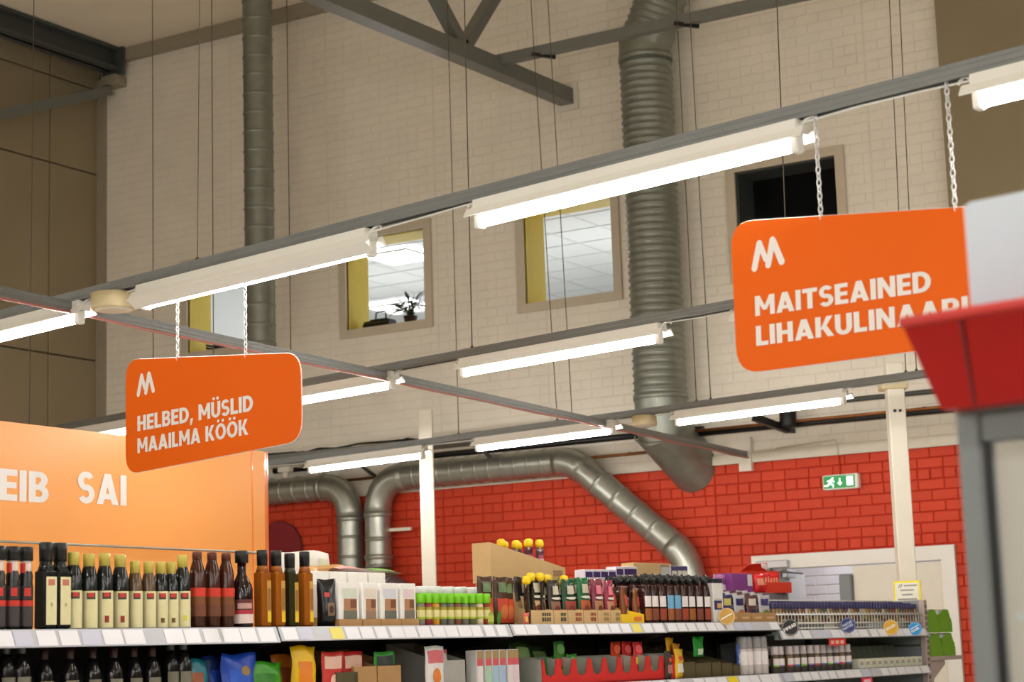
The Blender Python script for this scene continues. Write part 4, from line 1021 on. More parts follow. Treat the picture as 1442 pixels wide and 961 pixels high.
# soup pouches in a carton
for i, (px, hh) in enumerate(((684, .245), (706, .245), (714, .24))):
    t, u = good('soup_pouch', '%s dark soup pouch with red vegetable picture beside the green tin' % nth(i), 'pouch', px, .075+.012*i, ZZ, 'soup pouches')
    pouch(t, .125, hh, .045, C(74, 50, 38, .25), [(-.8, .8, .04, .55, C(190, 66, 36)), (-.5, .6, .12, .42, C(206, 110, 60)), (-.6, .6, .68, .88, C(96, 120, 80)), (-.9, -.45, .0, .3, C(90, 140, 50))])
t, u = good('soup_carton', 'plain kraft carton side behind the soup pouches', 'carton', 716, .20, ZZ)
tray(t, .16, .2, .12, .16, CARD)
YC = C(246, 208, 24, .35)
def spout_pouch(t, w_, H, T, m, prints, seed=0, cap=True):
    pouch(t, w_, H, T, m, prints)
    if cap:
        add(t, 'spout', ('spout', H), lambda: MB().lathe([(.008, H-.012), (.008, H+.008)], 8), C(230, 220, 190)); 
        add(t, 'cap', ('cap', 'yc', H), lambda: MB().lathe([(.015, H+.002), (.023, H+.010), (.0245, H+.024), (.021, H+.040), (.011, H+.047)], 12), YC)
# big display carton on top
uA, zA = gz(690, 764, .23); uB, zB_ = gz(796, 803, .23); u0, u1 = uA, uB
zbase = ZZ+.225
t = thing('stack_carton', 'closed kraft carton at the back under the yellow-capped display', 'carton', G((u0+u1)/2, .29, ZZ), GR)
box(t, (u1-u0)*.98, .1, zbase-ZZ-.001, CARD2, [])
t = thing('display_carton', 'kraft display carton with sloping side holding yellow-capped pouches', 'carton', G((u0+u1)/2, .29, zbase), GR)
W_ = u1-u0; hA = zA-zbase; hB = max(.02, zB_-zbase)
side = [(-W_/2, 0), (W_/2, 0), (W_/2, hB*1.15), (-W_/2+.0, hA)]
obj('side_panel', MB().prism(side, -.06, -.055), CARD, t); obj('side_panel', MB().prism(side, .055, .06), CARD, t)
obj('back_panel', MB().box(-W_/2, -W_/2+.005, -.055, .055, 0, hA), CARD, t); obj('front_panel', MB().box(W_/2-.005, W_/2, -.055, .055, 0, hB*1.15), CARD, t); obj('bottom', MB().box(-W_/2+.005, W_/2-.005, -.055, .055, 0, .004), CARD, t)
obj('print', patch(W_/2-.12, W_/2-.03, -.0612, hB*.5, hB*.95).add([(W_/2-.12, -.0612, hB*.1), (W_/2-.03, -.0612, hB*.1), (W_/2-.03, -.0612, hB*.42), (W_/2-.12, -.0612, hB*.42)], [(0, 1, 2, 3)]), C(150, 120, 78, .7), t)
PURP = C(78, 30, 52, .3)
ctz = zbase+.0045
for i, (px, yy) in enumerate(((703, 764), (714, 767), (724, 766), (733, 768), (741, 764), (748, 763), (757, 765))):
    u_, zt_ = gz(px, yy, .28); h = zt_-ctz-.03
    t = thing('sauce_pouch', '%s yellow-capped purple pouch in the sloping display carton' % nth(i), 'pouch', G(u_, .268+.03*(i % 2), ctz), GR+.25, 'yellow-capped pouches in the display carton')
    spout_pouch(t, .11, round(h, 3), .03, PURP, [(-.7, .7, .55, .8, C(180, 80, 120)), (-.6, .7, .1, .45, C(170, 110, 70)), (-.5, .5, .62, .7, C(216, 180, 190))])
# row of small kraft trays with sauce pouches
trs = ((746, 778), (778, 798), (798, 820), (820, 840), (840, 858), (858, 873))
pc = [((48, 40, 34), (150, 110, 90)), ((46, 40, 30), (140, 100, 80)), ((30, 70, 44), (150, 60, 48)), ((28, 96, 54), (176, 84, 44)), ((120, 44, 60), (170, 124, 84)), ((140, 40, 62), (186, 130, 96))]
ink = [(66, 70, 50), (60, 72, 52), (140, 60, 40), (140, 54, 40), (150, 122, 76), (150, 122, 76)]
for i, (a, b) in enumerate(trs):
    ua_, ub_ = gu(a, .02), gu(b, .02); w_ = round(ub_-ua_-.006, 3)
    t = thing('shelf_tray', '%s small kraft tray with printed marks, from the left' % nth(i), 'tray', G((ua_+ub_)/2, .135, ZZ), GR, 'small kraft trays')
    c = tray(t, w_, .25, .072, .12, CARD)
    pr = MB()
    for (z0, z1) in ((.042, .058), (.014, .034)):
        for j in range(4): x = w_*(-.02+.105*j); pr.add([(x, -.1262, z0), (x+w_*.08, -.1262, z0), (x+w_*.08, -.1262, z1), (x, -.1262, z1)], [(0, 1, 2, 3)])
    obj('print', pr, C(*ink[i], .7), c)
    for k in range(3):
        t = thing('sauce_pouch', '%s %s pouch in the %s small kraft tray' % (['front', 'middle', 'rear'][k], ['dark', 'dark', 'green', 'bright green', 'rose', 'pink'][i], nth(i)), 'pouch', G((ua_+ub_)/2, .055+.065*k, ZZ+.005), GR, 'sauce pouches in the small trays')
        m = C(*pc[i][0], .25)
        pr_ = [(-.85, .85, .06, .5, C(*pc[i][1])), (-.5, .5, .14, .4, C(116, 50, 36)), (-.55, .55, .66, .86, C(200, 190, 170) if i < 4 else C(226, 120, 140)), (-.8, .9, .54, .60, C(220, 214, 200))]
        pouch(t, w_-.02, round(.245-.006*(i % 3)-(.01 if i == 1 else 0), 3), .05, m, pr_)
for i, (px, py) in enumerate(((727, 819), (733, 814), (746, 814), (769, 816), (781, 823), (792, 817))):
    u_, zt_ = gz(px, py, .11); h = round(zt_-ZZ-.028, 3)
    t = thing('sauce_pouch', '%s dark pouch with bulbous yellow cap on the shelf, from the left' % nth(i), 'pouch', G(u_, (.045 if i < 3 else .10), ZZ+.005), GR+.9, 'yellow-capped pouches on the shelf')
    spout_pouch(t, .085, h, .03, C(58, 48, 36, .25), [(-.7, .7, .12, .5, C(150, 96, 76)), (-.6, .6, .62, .85, C(120, 130, 90))])
t, u = good('sauce_carton', 'open kraft carton left of the small kraft trays', 'carton', 737, .13, ZZ)
tray(t, .10, .2, .12, .2, CARD); 
t, u = good('pink_tag_pack', 'tiny pink and yellow packet leaning at the shelf edge', 'packet', 741, .018, ZZ)
pouch(t, .05, .058, .014, C(226, 110, 100), [(-.6, .1, .2, .7, C(240, 206, 80))])
# packs behind, purple tops
for i, px in enumerate((825, 836, 847, 858, 869, 880, 888)):
    t, u = good('flour_pack', '%s white pack with purple band behind the sauce pouches' % nth(i), 'pack', px, .36, ZZ, 'purple-banded packs at the back')
    box(t, .09, .07, height(px, 803-(4 if i > 3 else 0), .36, ZZ), C(222, 216, 224), [(-.8, .8, .86, .96, C(58, 34, 96))])
# yellow tray of brown pouches
ua_, ub_ = gu(873, .02), gu(906, .02)
t = thing('yellow_tray', 'yellow cardboard tray holding brown pouches', 'tray', G((ua_+ub_)/2, .135, ZZ), GR)
tray(t, round(ub_-ua_-.01, 3), .25, .05, .11, C(238, 198, 30, .6)); add(t, 'print', 'ytp', lambda: patch(.01, .09, -.1262, .012, .036), C(226, 120, 50))
for i, px in enumerate((880, 887, 895)):
    t = thing('nut_pouch', '%s brown pouch leaning in the yellow tray' % nth(i), 'pouch', G(gu(px, .1), .09+.045*(2-i), ZZ+.005), GR+.3, 'brown pouches in the yellow tray')
    pouch(t, .10, .22-.012*i, .045, C(126, 76, 40, .35), [(-.6, .6, .45, .75, C(216, 96, 84)), (-.6, .6, .1, .4, C(206, 190, 170))])
# black-capped syrup bottles
ulist = [gu(p, .045) for p in (910, 920, 931, 942, 952, 962, 972, 983, 994)]
for k in range(4):
    for i, u_ in enumerate(ulist):
        t = thing('dessert_syrup_bottle', '%s dark bottle with twisted black cap from the yellow tray, %s row' % (nth(i), ['front', 'second', 'third', 'rear'][k]), 'bottle', G(u_+.02*(k % 2), .045+.085*k, ZZ), GR, 'dark bottles with black caps')
        lab = [(.34, .56, 60, C(224, 216, 214)), (.06, .30, 60, [C(150, 84, 30), C(120, 60, 40), C(150, 60, 34)][i % 3])]
        if i in (3, 4): lab[0] = (.30, .58, 60, C(110, 170, 206))
        bottle(t, .034, .272, C(46, 16, 16, .12), None, None or C(28, 30, 30, .25), lab, neckr=.55, sh=.62, caph=.20, capr=.62)
        add(t, 'cap_wing', ('wing', 'sb'), lambda: MB().tube([(-.022, -.01, .235), (-.008, -.022, .248), (.010, -.018, .262), (.022, .0, .272), (.016, .012, .28)], [.007, .011, .012, .010, .005], 8), C(28, 30, 30, .25))
t, u = good('kraft_box', 'closed kraft box standing behind the black-capped bottles', 'box', 913, .40, ZZ)
box(t, gu(940, .4)-gu(876, .4)-.1, .09, height(905, 793, .36, ZZ), CARD, []); 
t, u = good('label_carton', 'white-labelled carton beside the closed kraft box', 'carton', 932, .40, ZZ)
box(t, .13, .09, height(932, 795, .36, ZZ), C(224, 220, 212), [(-.8, .8, .7, .95, C(196, 192, 188))])
for i, px in enumerate((948, 956, 963)):
    t, u = good('spice_pack', '%s small blue and white pack behind the black-capped bottles' % nth(i), 'pack', px, .41, ZZ, 'small packs at the back')
    box(t, .07, .05, height(px, 798, .41, ZZ), C(70, 64, 110), [(-.8, .8, .8, .92, C(220, 214, 200))])
# tall white salt pack
t, u = good('salt_pack', 'tall white and navy carton with dark lid right of the black-capped bottles', 'carton', 1006, .05, ZZ)
box(t, .115, .07, .235, C(232, 230, 226), [(-.9, .7, .32, .55, C(52, 52, 104)), (-.3, .6, .36, .48, C(206, 160, 100)), (-.9, .9, .56, .60, C(206, 200, 196))])
add(t, 'lid', 'splid', lambda: MB().bbox(-.059, .059, -.037, .037, .232, .262, .004), C(34, 30, 46))
# brown trays with sachets
for i in range(4):
    a, b = (1022+i*17.5, 1022+(i+1)*17.5); ua_, ub_ = gu(a, .02), gu(b, .02); w_ = round(ub_-ua_-.006, 3)
    t = thing('sachet_tray', '%s brown scalloped tray of sachets beside the tan disc' % nth(i), 'tray', G((ua_+ub_)/2, .14, ZZ), GR, 'brown sachet trays')
    c = tray(t, w_, .26, .055, .10, CARD2)
    add(c, 'print', ('stp', w_), lambda: patch(-w_*.3, w_*.3, -.1312, .02, .032), C(206, 170, 130))
    for k in range(4):
        t = thing('spice_sachet', '%s sachet in the %s brown scalloped tray' % (nth(k), nth(i)), 'sachet', G((ua_+ub_)/2, .05+.052*k, ZZ+.005), GR, 'sachets in brown trays')
        pouch(t, w_-.014, .162+.012*k, .022, C(*[(58, 56, 108), (198, 196, 200), (96, 60, 66), (190, 186, 190)][i], .3), [(-.7, .7, .60, .86, C(*[(206, 196, 110), (44, 42, 92), (214, 206, 190), (60, 56, 110)][i])), (-.5, .6, .1, .45, C(*[(176, 120, 80), (190, 120, 70), (60, 50, 96), (120, 130, 70)][i]))])
uu, zz = gz(1043, 808, .34)
t, u = good('sachet_display', 'raised grey stand of sachets under the purple and red boxes', 'stand', 1062, .36, ZZ)
box(t, gu(1102, .36)-gu(1022, .36)-.05, .15, .195, C(120, 112, 122), [])
zst = ZZ+.1952
t = thing('purple_box', 'purple box with a white barcode end on top of the sachets', 'box', G(gu(1036, .36), .36, zst), GR)
box(t, gu(1056, .36)-gu(1024, .36)-.03, .13, height(1040, 809, .36, zst), C(134, 62, 136, .5), [(.5, .96, .35, .95, C(226, 220, 226))])
for i, px in enumerate((1009, 1018)):
    t = thing('pink_sachet', '%s pink sachet leaning left of the purple box' % nth(i), 'sachet', G(gu(px, .36), .345, ZZ), GR+.2, 'pink sachets'); pouch(t, .12, .31, .03, C(206, 140, 190, .3), [(-.7, .7, .5, .8, C(240, 220, 230)), (-.5, .3, .8, .95, C(120, 60, 120))])
t = thing('red_display_box', 'open red box spilling red packets on top of the sachets', 'box', G(gu(1079, .36), .345, zst), GR-.35)
REDB = C(206, 52, 26, .5)
obj('tray_box', MB().box(-.17, .17, -.06, -.056, 0, .07).box(-.17, .17, .056, .06, 0, .15).box(-.17, -.166, -.056, .056, 0, .12).box(.166, .17, -.056, .056, 0, .05).box(-.166, .166, -.056, .056, 0, .004), REDB, t)
obj('lid_flap', MB().add([(-.166, .055, .15), (.06, .055, .15), (.03, .01, .20), (-.13, .01, .19), (-.166, .06, .154), (.06, .06, .154), (.03, .015, .204), (-.13, .015, .194)], [(0, 1, 2, 3), (7, 6, 5, 4), (0, 4, 5, 1), (1, 5, 6, 2), (2, 6, 7, 3), (3, 7, 4, 0)]), REDB, t); obj('barcode_label', MB().add([(-.02, .012, .17), (.05, .04, .154), (.035, .012, .196), (-.03, .007, .196)], [(0, 1, 2, 3)]), WC, t)
for i in range(6):
    t2 = thing('red_packet', '%s red packet stacked in the open red box' % nth(i), 'packet', G(gu(1079, .36)+(-.13+.05*i), .345-.02+.006*i, zst+.006), GR-.35, 'red packets')
    pouch(t2, .10, .115+.006*(i % 3), .04, C(224, 40, 44, .25), [(-.6, .6, .4, .8, C(238, 150, 120)), (-.4, .4, .1, .35, C(190, 20, 30))], seed=i)
# ------------------------------------------------------------------ spice tubes in the wire rack
PUR = C(50, 47, 92, .35); cols = [(120, 92, 62), (80, 60, 42), (140, 108, 60), (98, 92, 56), (168, 156, 128), (112, 60, 44), (160, 130, 56), (78, 82, 56), (92, 60, 58), (170, 166, 154)]
su0, su1 = gu(1088, .06), gu(1291, .06); NSP = 50
zr = Z1R+.046
for k in range(3):
    for i in range(NSP):
        u_ = su0+(su1-su0)*i/(NSP-1)+(.022 if k % 2 else 0)
        if u_ > UE-.07: continue
        t = thing('spice_tube', '%s purple-capped spice tube from the left in the white wire rack, %s row' % (nth(i), ['front', 'second', 'third', 'rear'][k]), 'spice jar', G(u_, .055+.052*k, zr+.009*k), GR, 'spice tubes in the wire rack')
        add(t, 'body', ('body', 'st'), lambda: MB().lathe([(.016, 0), (.0185, .004), (.0185, .088), (.016, .094)], 9), C(*cols[rr.randrange(10)], .25))
        add(t, 'cap', ('cap', 'st'), lambda: MB().lathe([(.019, .092), (.0195, .094), (.0195, .122), (.0175, .126)], 9), PUR)
        if k == 0: add(t, 'label', ('label', 'st'), lambda: MB().arc(.0192, .045, .064, -70, 70, 4), C(*[(74, 70, 116), (84, 60, 70)][i % 2]))
        if k == 0: add(t, 'label', ('label2', 'st'), lambda: MB().arc(.0195, .006, .026, -70, 70, 4), C(*cols[(i*3) % 10], .3))
t = thing('wire_rack', 'white wire rack holding the purple-capped spice tubes', 'rack', G(0, 0, Z1R), GR)
ra, rb_ = su0-.04, su1+.04
for z in (.10, .045, .012): obj('front_wire', MB().tube([(ra, .02, z), (rb_, .02, z)], .0065 if z > .05 else .005, 6), WHITEP, t)
for k in range(3): obj('step_shelf', MB().box(ra, rb_, .03+.052*k, .08+.052*k, .038+.009*k, .0455+.009*k), WHITEP, t)
uw = MB()
for i in range(NSP+1):
    u_ = ra+(rb_-ra)*i/NSP; uw.tube([(u_, .021, .003), (u_, .021, .10), (u_, .03, .115)], .0026, 4)
obj('upright_wires', uw, WHITEP, t); obj('rear_wire', MB().tube([(ra, .25, .20), (rb_, .25, .20)], .004, 5), WHITEP, t)
for u_ in (ra+.02, (ra+rb_)/2, rb_-.02): obj('rack_leg', MB().box(u_-.004, u_+.004, .02, .25, .0, .038), WHITEP, t)
# round wobbler signs that stick out into the aisle
def wobbler(px, py, rpx, col, lines, label, ink=(240, 238, 230)):
    u_, z_ = gz(px, py, -.05); r_ = rpx*depth(G(u_, -.05, z_))/F
    t = thing('round_shelf_sign', label, 'sign', G(u_, -.05, z_), GR-math.radians(70), 'round shelf signs')
    obj('disc', disc_mb(r_, .003), C(*col), t)
    obj('ring', MB().tube([(r_*.9*math.cos(a), -.0006, r_*.9*math.sin(a)) for a in [2*math.pi*k/28 for k in range(29)]], r_*.02, 4, cap=False), C(*ink), t)
    obj('bracket', MB().beam((0, .004, -r_*.3), (0, .06, -r_*.3), .012, .004), WHITEP, t)
    for s_, zz_, w_, h in lines:
        if s_: mbx = text_mb(s_, w_*r_*2, h*r_*2, .04); 
        else: mbx = patch(0, w_*r_*2, 0, 0, h*r_*2)
        a = math.radians(27)
        obj('lettering', mbx, C(*ink), t, (-w_*r_*math.cos(a)-zz_*r_*2*math.sin(a)*.5, -.0022, zz_*r_*2-w_*r_*math.sin(a)), rot=(0, -a, 0))
wobbler(1023.5, 868.5, 12, (196, 152, 66), [('', -.03, .72, .07)], 'tan round shelf sign at the brown sachet trays')
wobbler(1113, 884, 12, (24, 24, 24), [('PIPRAD', -.08, .8, .19)], 'black round shelf sign reading PIPRAD')
wobbler(1194, 881, 11, (40, 50, 110), [('PUHTAD', .03, .68, .15), ('MAITSED', -.17, .72, .15)], 'navy round shelf sign reading PUHTAD MAITSED', (196, 204, 226))
wobbler(1254.5, 884, 10.8, (206, 158, 20), [('SEGUD', -.08, .72, .18)], 'gold round shelf sign reading SEGUD')
wobbler(1288.5, 886, 9.6, (28, 140, 206), [('', .1, .7, .05), ('SEGUD', -.16, .66, .17)], 'bright blue round shelf sign reading SEGUD')
t = thing('promotion_tag', 'red tag hanging below the top shelf at the spices', 'tag', G(gu(1178, -.03), -.03, Z1R-.06), GR)
obj('tag', MB().box(-.12, .12, .0, .003, -.045, 0), C(222, 50, 48), t); 
for k in range(3): obj('mark', patch(-.1+k*.07, -.05+k*.07, -.001, -.035, -.012), C(240, 180, 170), t)
t = thing('promotion_tag', 'pink tag hanging below the lower shelf', 'tag', G(gu(1221, -.03, 955), -.03, Z2-.06), GR)
obj('tag', MB().box(-.08, .08, .0, .003, -.045, 0), C(226, 60, 90), t); obj('mark', patch(-.05, .05, -.001, -.035, -.012), C(244, 190, 200), t)
# ------------------------------------------------------------------ second shelf
Z2_ = Z2
CLR = C(160, 152, 150, .12)
ups = [gu(p, .045, 945) for p in (1093, 1100, 1113, 1122, 1132, 1142, 1151, 1160, 1169, 1178, 1186, 1195)]
for k in range(2):
    for i, u_ in enumerate(ups):
        t = thing('pepper_grinder', '%s clear grinder jar with white label on the lower shelf, %s row' % (nth(i), ['front', 'rear'][k]), 'grinder', G(u_, .05+.07*k, Z2_), GR, 'clear grinder jars')
        add(t, 'body', ('body', 'pg'), lambda: MB().lathe([(.027, 0), (.029, .006), (.029, .10), (.024, .112)], 12), C(*[(92, 80, 60), (70, 62, 56), (120, 96, 60), (96, 84, 76)][i % 4], .15))
        add(t, 'label', ('label', 'pg'), lambda: MB().arc(.0298, .045, .090, -80, 80), C(226, 216, 214)); add(t, 'label_band', ('lb', 'pg'), lambda: MB().arc(.0302, .040, .049, -80, 30), C(*[(130, 190, 60), (130, 100, 190), (200, 60, 80), (60, 110, 170)][i % 4]))
        add(t, 'label', ('label2', 'pg'), lambda: MB().arc(.0298, .004, .032, -80, 80), C(52, 46, 44))
        add(t, 'grinder_head', ('head', 'pg'), lambda: MB().lathe([(.024, .112), (.029, .118), (.029, .126), (.025, .132), (.027, .160), (.022, .168)], 10), C(196, 186, 186, .15))
for i, px in enumerate((1046, 1053, 1065, 1074)):
    t, u = good('tall_grinder', '%s tall grinder jar with pale label left of the small grinders' % nth(i), 'grinder', px, .06, Z2_, 'tall grinder jars', py=945)
    add(t, 'body', ('body', 'tg'), lambda: MB().lathe([(.036, 0), (.038, .006), (.038, .15), (.032, .16)], 12), C(206, 196, 194, .2)); add(t, 'label', ('label', 'tg'), lambda: MB().arc(.0388, .06, .14, -80, 80), C(232, 226, 226)); add(t, 'label_band', ('lb', 'tg'), lambda: MB().arc(.0392, .07, .085, 10, 60), C(214, 60, 100))
    add(t, 'grinder_head', ('head', 'tg'), lambda: MB().lathe([(.032, .16), (.037, .166), (.035, .22), (.028, .232)], 10), C(150, 148, 148, .12))
SB = C(214, 214, 196, .6)
sb0, sb1 = gu(1210, .02, 945), gu(1300, .02, 945)
for i in range(11):
    u_ = sb0+(sb1-sb0)*(i+.5)/11; w_ = round((sb1-sb0)/11-.008, 3)
    t = thing('seasoning_box', '%s low white seasoning box in the row at the end panel' % nth(i), 'box', G(u_, .13, Z2_), GR, 'low white seasoning boxes')
    c = box(t, w_, .22, .065, SB, [(-.6, .6, .35, .7, C(170, 168, 156))])
    add(t, 'flap', ('flap', w_), lambda: MB().add([(-w_/2, .08, .066), (w_/2, .08, .066), (w_/2, .105, .15), (-w_/2, .105, .15), (-w_/2, .085, .066), (w_/2, .085, .066), (w_/2, .11, .15), (-w_/2, .11, .15)], [(0, 1, 2, 3), (7, 6, 5, 4), (0, 4, 5, 1), (1, 5, 6, 2), (2, 6, 7, 3), (3, 7, 4, 0)]), C(96, 104, 90, .5))
# dark olive cartons and sachets
OL = C(84, 74, 46, .6)
for i, (a, b, hh) in enumerate(((962, 980, .13), (980, 1002, .12), (1003, 1016, .12), (1017, 1032, .11), (1033, 1043, .09))):
    ua_, ub_ = gu(a, .03, 950), gu(b, .03, 950); t = thing('olive_carton', '%s dark olive display carton on the lower shelf' % nth(i), 'carton', G((ua_+ub_)/2, .2, Z2_), GR, 'dark olive cartons'); tray(t, round(ub_-ua_-.008, 3), .34, hh*.7, hh*1.5, OL)
t, u = good('herb_sachet', 'bright green sachet lying on the dark olive cartons', 'sachet', 984, .1, Z2_+.12, py=930); pouch(t, .12, .12, .03, C(40, 150, 50, .3), [(-.5, .5, .1, .4, C(206, 226, 200))])
t, u = good('blue_sachet', 'blue and clear sachet leaning before the tall grinders', 'sachet', 1040, .06, Z2_+.06, py=930, rz=.4); pouch(t, .17, .13, .025, C(40, 76, 150, .25), [(-.8, .2, .1, .5, C(190, 196, 206))])
for i, (px, h, col, c2) in enumerate(((944, .235, (226, 170, 30), (186, 90, 30)), (953, .2, (196, 130, 40), (236, 206, 120)), (956, .17, (232, 186, 50), (240, 236, 220)), (941, .16, (60, 58, 54), (180, 120, 110)))):
    t, u = good('spice_sachet', '%s sachet standing at the right end of the red display tray' % ['tall yellow', 'slanted orange', 'yellow and white', 'small black'][i], 'sachet', px, [.09, .07, .035, .025][i], Z2_+.02, rz=.25, py=930); pouch(t, [.14, .12, .16, .13][i], h, .03, C(*col, .3), [(-.8, .8, .2, .5, C(*c2)), (-.4, .4, .6, .75, C(220, 90, 60))], wavy=.004, seed=i+9)
    t.location.z = Z2_+.001
# red scalloped display tray
ua_, ub_ = gu(766, .01, 955), gu(954, .01, 955); RD = C(206, 40, 36, .5)
t = thing('red_display_tray', 'long red scalloped display tray with grey cut-outs on the lower shelf', 'tray', G((ua_+ub_)/2, .13, Z2_), GR)
W_ = ub_-ua_; nt_ = 9; pts = [(-W_/2, 0), (W_/2, 0)]
prof = []
for k in range(nt_):
    x0 = -W_/2+W_*k/nt_; w0 = W_/nt_
    for a, z in ((0, .135), (.12, .135), (.24, .06), (.5, .045), (.76, .06), (.88, .135)): prof.append((x0+a*w0, z))
prof.append((W_/2, .135))
mb = MB()
for (x0, z0), (x1, z1) in zip(prof[:-1], prof[1:]): mb.box(x0, x1, -.11, -.106, 0, 0.01); mb.add([(x0, -.11, 0), (x1, -.11, 0), (x1, -.11, z1), (x0, -.11, z0), (x0, -.106, 0), (x1, -.106, 0), (x1, -.106, z1), (x0, -.106, z0)], [(0, 1, 2, 3), (7, 6, 5, 4), (3, 2, 6, 7)])
obj('scalloped_front', mb, RD, t)
for k in range(nt_+1):
    x0 = -W_/2+W_*k/nt_; x0 = min(max(x0, -W_/2+.003), W_/2-.003); obj('divider', MB().xprism([(-.105, 0), (.1, 0), (.1, .15), (-.02, .15), (-.105, .135)], x0-.002, x0+.002), C(176, 178, 166, .6), t)
obj('back_panel', MB().box(-W_/2, W_/2, .1, .104, 0, .15), RD, t)
sc = [((190, 60, 30), (240, 236, 220)), ((176, 40, 40), (230, 190, 170)), ((214, 60, 62), (240, 220, 90)), ((120, 60, 40), (230, 200, 190)), ((60, 120, 50), (200, 70, 70)), ((64, 130, 56), (210, 220, 200))]
for i, (px, ci, hh) in enumerate(((776, 4, .15), (788, 4, .23), (805, 5, .16), (868, 0, .22), (884, 1, .22), (899, 2, .215), (915, 3, .13), (928, 1, .12))):
    t, u = good('soup_sachet', '%s sachet from the left in the red display tray' % nth(i), 'sachet', px, .10, Z2_+.001, 'sachets in the red display tray', py=940, rz=.15); c = sc[ci]
    pouch(t, .135, hh, .025, C(*c[0], .22), [(-.8, .8, .42, .6, C(*c[1])), (-.7, .7, .7, .92, C(*[min(255, v+40) for v in c[0]])), (-.5, .5, .1, .35, C(200, 150, 60))], wavy=.003, seed=i+20)
t = thing('dark_jar', 'dark jar in the shade behind the red display tray', 'jar', G(gu(920, .38), .38, Z2_), GR)
bottle(t, .05, .20, C(52, 24, 14, .2), None, C(120, 100, 40), [(.2, .7, 60, C(90, 60, 26))], neckr=.7, sh=.75, caph=.1, capr=.8)
# small drink cartons
for i, px in enumerate((668, 680, 690, 700, 711, 719)):
    for k in range(2):
        t, u = good('dessert_box', '%s small pastel box right of the leaning white packet, %s row' % (nth(i), ['front', 'rear'][k]), 'box', px, .05+.09*k, Z2_, 'small pastel boxes', py=940)
        box(t, .052, .07, .195, C(216, 214, 210), [(-.9, .9, .78, .98, C(168, 140, 96)), (-.9, .9, .60, .78, C(208, 90, 100)), (-.9, .9, .1, .60, C(*[(226, 220, 220), (170, 204, 180), (160, 196, 216), (166, 190, 220), (224, 214, 218), (228, 206, 210)][i]))])
for i, px in enumerate((733, 756)):
    t, u = good('herb_bag', '%s dark green bag in the shade behind the pastel boxes' % nth(i), 'bag', px, .24, Z2_, 'dark green bags', py=935); pouch(t, .2, .24-.03*i, .07, C(44, 74, 34, .35), [(-.5, .5, .6, .85, C(150, 180, 110)), (-.5, .6, .2, .5, C(170, 90, 80))], wavy=.008, seed=i+40)
# cardboard partitions and packets, left part
for i, (px, w_, hh, m) in enumerate(((452, .15, .15, OL), (478, .16, .18, CARD2), (512, .17, .18, CARD2), (600, .22, .20, C(168, 166, 158, .6)), (650, .2, .16, OL))):
    t, u = good('open_carton', '%s open carton on the lower shelf between the crisps and the pastel boxes' % nth(i), 'carton', px, .2, Z2_, 'open cartons on the lower shelf', py=950); tray(t, w_, .32, hh*.75, hh*1.2, m)
for i, (px, hh, w_, col, c2) in enumerate(((274, .19, .15, (26, 116, 130), (150, 80, 40)), (300, .20, .13, (20, 40, 96), (30, 60, 150)), (335, .21, .21, (28, 70, 176), (44, 92, 196)), (372, .17, .22, (60, 150, 30), (40, 120, 20)), (404, .20, .2, (196, 110, 30), (150, 70, 20)), (427, .235, .16, (238, 190, 20), (230, 130, 30)))):
    t, u = good('snack_bag', ['teal snack bag left of the blue ones', 'dark navy snack bag half behind the blue one', 'bright blue snack bag with a nut picture', 'green snack bag lying low', 'orange snack bag behind the yellow one', 'yellow and orange snack bag beside the open cartons'][i], 'bag', px, [.1, .13, .07, .09, .16, .06][i], Z2_, 'bright snack bags', py=945)
    pouch(t, w_, hh, .07, C(*col, .3), [(-.7, .4, .2, .7, C(*c2))]+([(-.1, .5, .55, .75, C(150, 120, 60))] if i == 2 else []), wavy=.008, seed=i+60)
for i, (px, hh, col, c2) in enumerate(((468, .2, (206, 60, 50), (236, 190, 170)), (496, .2, (176, 36, 36), (214, 170, 150)), (541, .195, (50, 140, 46), (40, 50, 46)), (612, .215, (232, 226, 222), (226, 130, 50)), (617, .2, (220, 120, 126), (236, 230, 226)))):
    t, u = good('soup_packet', ['red and orange packet in the left open carton', 'dark red packet in the second open carton', 'green packet with dark centre by the open cartons', 'white packet with orange spot leaning on the grey carton', 'pink-topped packet behind the leaning white packet'][i], 'packet', px, [.06, .07, .06, .045, .1][i], Z2_+.006, 'packets in the open cartons', py=945); pouch(t, .15, hh, .028, C(*col, .35), [(-.8, .8, .62, .9, C(*c2) if i != 3 else C(214, 110, 116)), (-.4, .4, .15, .5, C(*c2))], seed=i)
# dark long-necked bottles in the shade on the left
for i, px in enumerate((-15, 8, 30, 62, 98, 130, 160, 188, 214, 240, 258)):
    t, u = good('wine_vinegar_bottle', '%s dark long-necked bottle in the shade of the lower shelf' % nth(i), 'bottle', px, .07+.02*(i % 2), Z2_-.02+.02, 'dark bottles on the lower shelf', py=950); bottle(t, .036, .245 if 2 < i < 9 else .285, C(20, 18, 18, .12), None, C(70, 66, 66, .3) if i < 3 or i > 8 else C(46, 24, 18), [(.2, .5, 60, C(120, 116, 100))], neckr=.4, sh=.6, caph=.22, capr=.46)
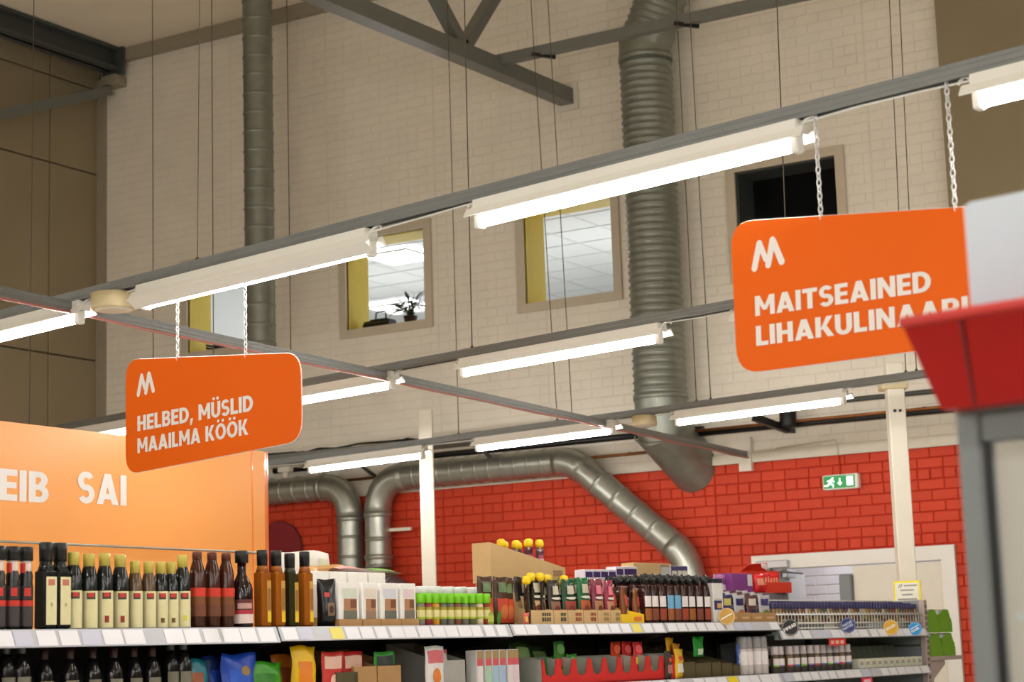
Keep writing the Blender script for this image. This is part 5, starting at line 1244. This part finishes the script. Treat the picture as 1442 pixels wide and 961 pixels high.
# overhang: goods prints etc. done
# ------------------------------------------------------------------ things on the window sills
wx, wz = WIN[1]
zs1 = wz+.0125
t = thing('potted_plant', 'leafy dark green pot plant on the sill of the second window', 'plant', (wx+.64, D+.2, zs1))
obj('pot', MB().lathe([(.05, 0), (.055, .005), (.07, .075), (.073, .078), (.073, .09), (.066, .09)], 16), mat('dark_pot', (58, 44, 38), .5, noise=.06), t)
LEAF = mat('dark_leaf', (34, 62, 36), .4, noise=.15, scale=30)
rl_ = random.Random(5)
for k in range(40):
    a = rl_.uniform(0, 2*math.pi); rch = rl_.uniform(.08, .27); hh = rl_.uniform(.08, .25); dz = rl_.uniform(-.02, .1)
    p = [Vector((0, 0, .08)), Vector((math.cos(a)*rch*.35, math.sin(a)*rch*.25, .08+hh*.7)), Vector((math.cos(a)*rch*.8, math.sin(a)*rch*.45, .08+hh)), Vector((math.cos(a)*rch*1.1, math.sin(a)*rch*.6, .08+hh-dz))]
    st = obj('stem', MB().tube(p[:3], [.004, .003, .002], 5), LEAF, t)
    sd = Vector((-math.sin(a), math.cos(a), .3)).normalized(); mb = MB(); vs = []
    n = 5
    for i in range(n+1):
        f_ = i/n; c = p[1]*(1-f_)**2+p[2]*2*f_*(1-f_)+p[3]*f_**2; wd_ = .018*math.sin(math.pi*min(.97, f_+.08))+.002
        vs += [c-sd*wd_, c+Vector((0, 0, -.004)), c+sd*wd_]
    fs = [(3*i+j, 3*i+j+1, 3*i+j+4, 3*i+j+3) for i in range(n) for j in (0, 1)]
    obj('leaf', mb.add(vs, fs, True), LEAF, t)
t = thing('black_bag', 'black bag with an upright handle on the sill of the second window', 'bag', (wx+.27, D+.2, zs1))
obj('body', MB().xprism([(-.08, 0), (.08, 0), (.075, .05), (.045, .085), (-.045, .085), (-.075, .05)], -.17, .15), BLACK, t)
obj('top_flap', MB().bbox(-.11, .11, -.05, .05, .08, .10, .008), BLACKM, t)
obj('handle', MB().tube([(-.06, 0, .095), (-.055, 0, .165), (-.04, 0, .18), (.05, 0, .18), (.065, 0, .165), (.07, 0, .095)], .009, 8), BLACK, t)
wx, wz = WIN[0]
t = thing('desk_tray', 'stack of black letter trays on the sill of the leftmost window', 'tray', (wx+.28, D+.2, wz+.0125))
for k in range(3): obj('tray', MB().box(-.13, .13, -.09, .09, .03*k, .03*k+.006).box(-.13, -.126, -.09, .09, .03*k, .03*k+.024).box(.126, .13, -.09, .09, .03*k, .03*k+.03), BLACK, t)
t = thing('folded_cloth', 'dark bundle with a yellow patch on the sill of the leftmost window', 'bundle', (wx+.66, D+.2, wz+.0125))
obj('bundle', MB().lathe([(.14, 0), (.15, .02), (.12, .05), (.06, .075), (.02, .08)], 14, squash=.6), mat('dark_cloth', (48, 46, 50), .8, noise=.2, scale=20), t); obj('patch', MB().bbox(-.03, .05, -.03, .03, .07, .105, .008), mat('ochre_cloth', (176, 130, 50), .8, noise=.1), t)
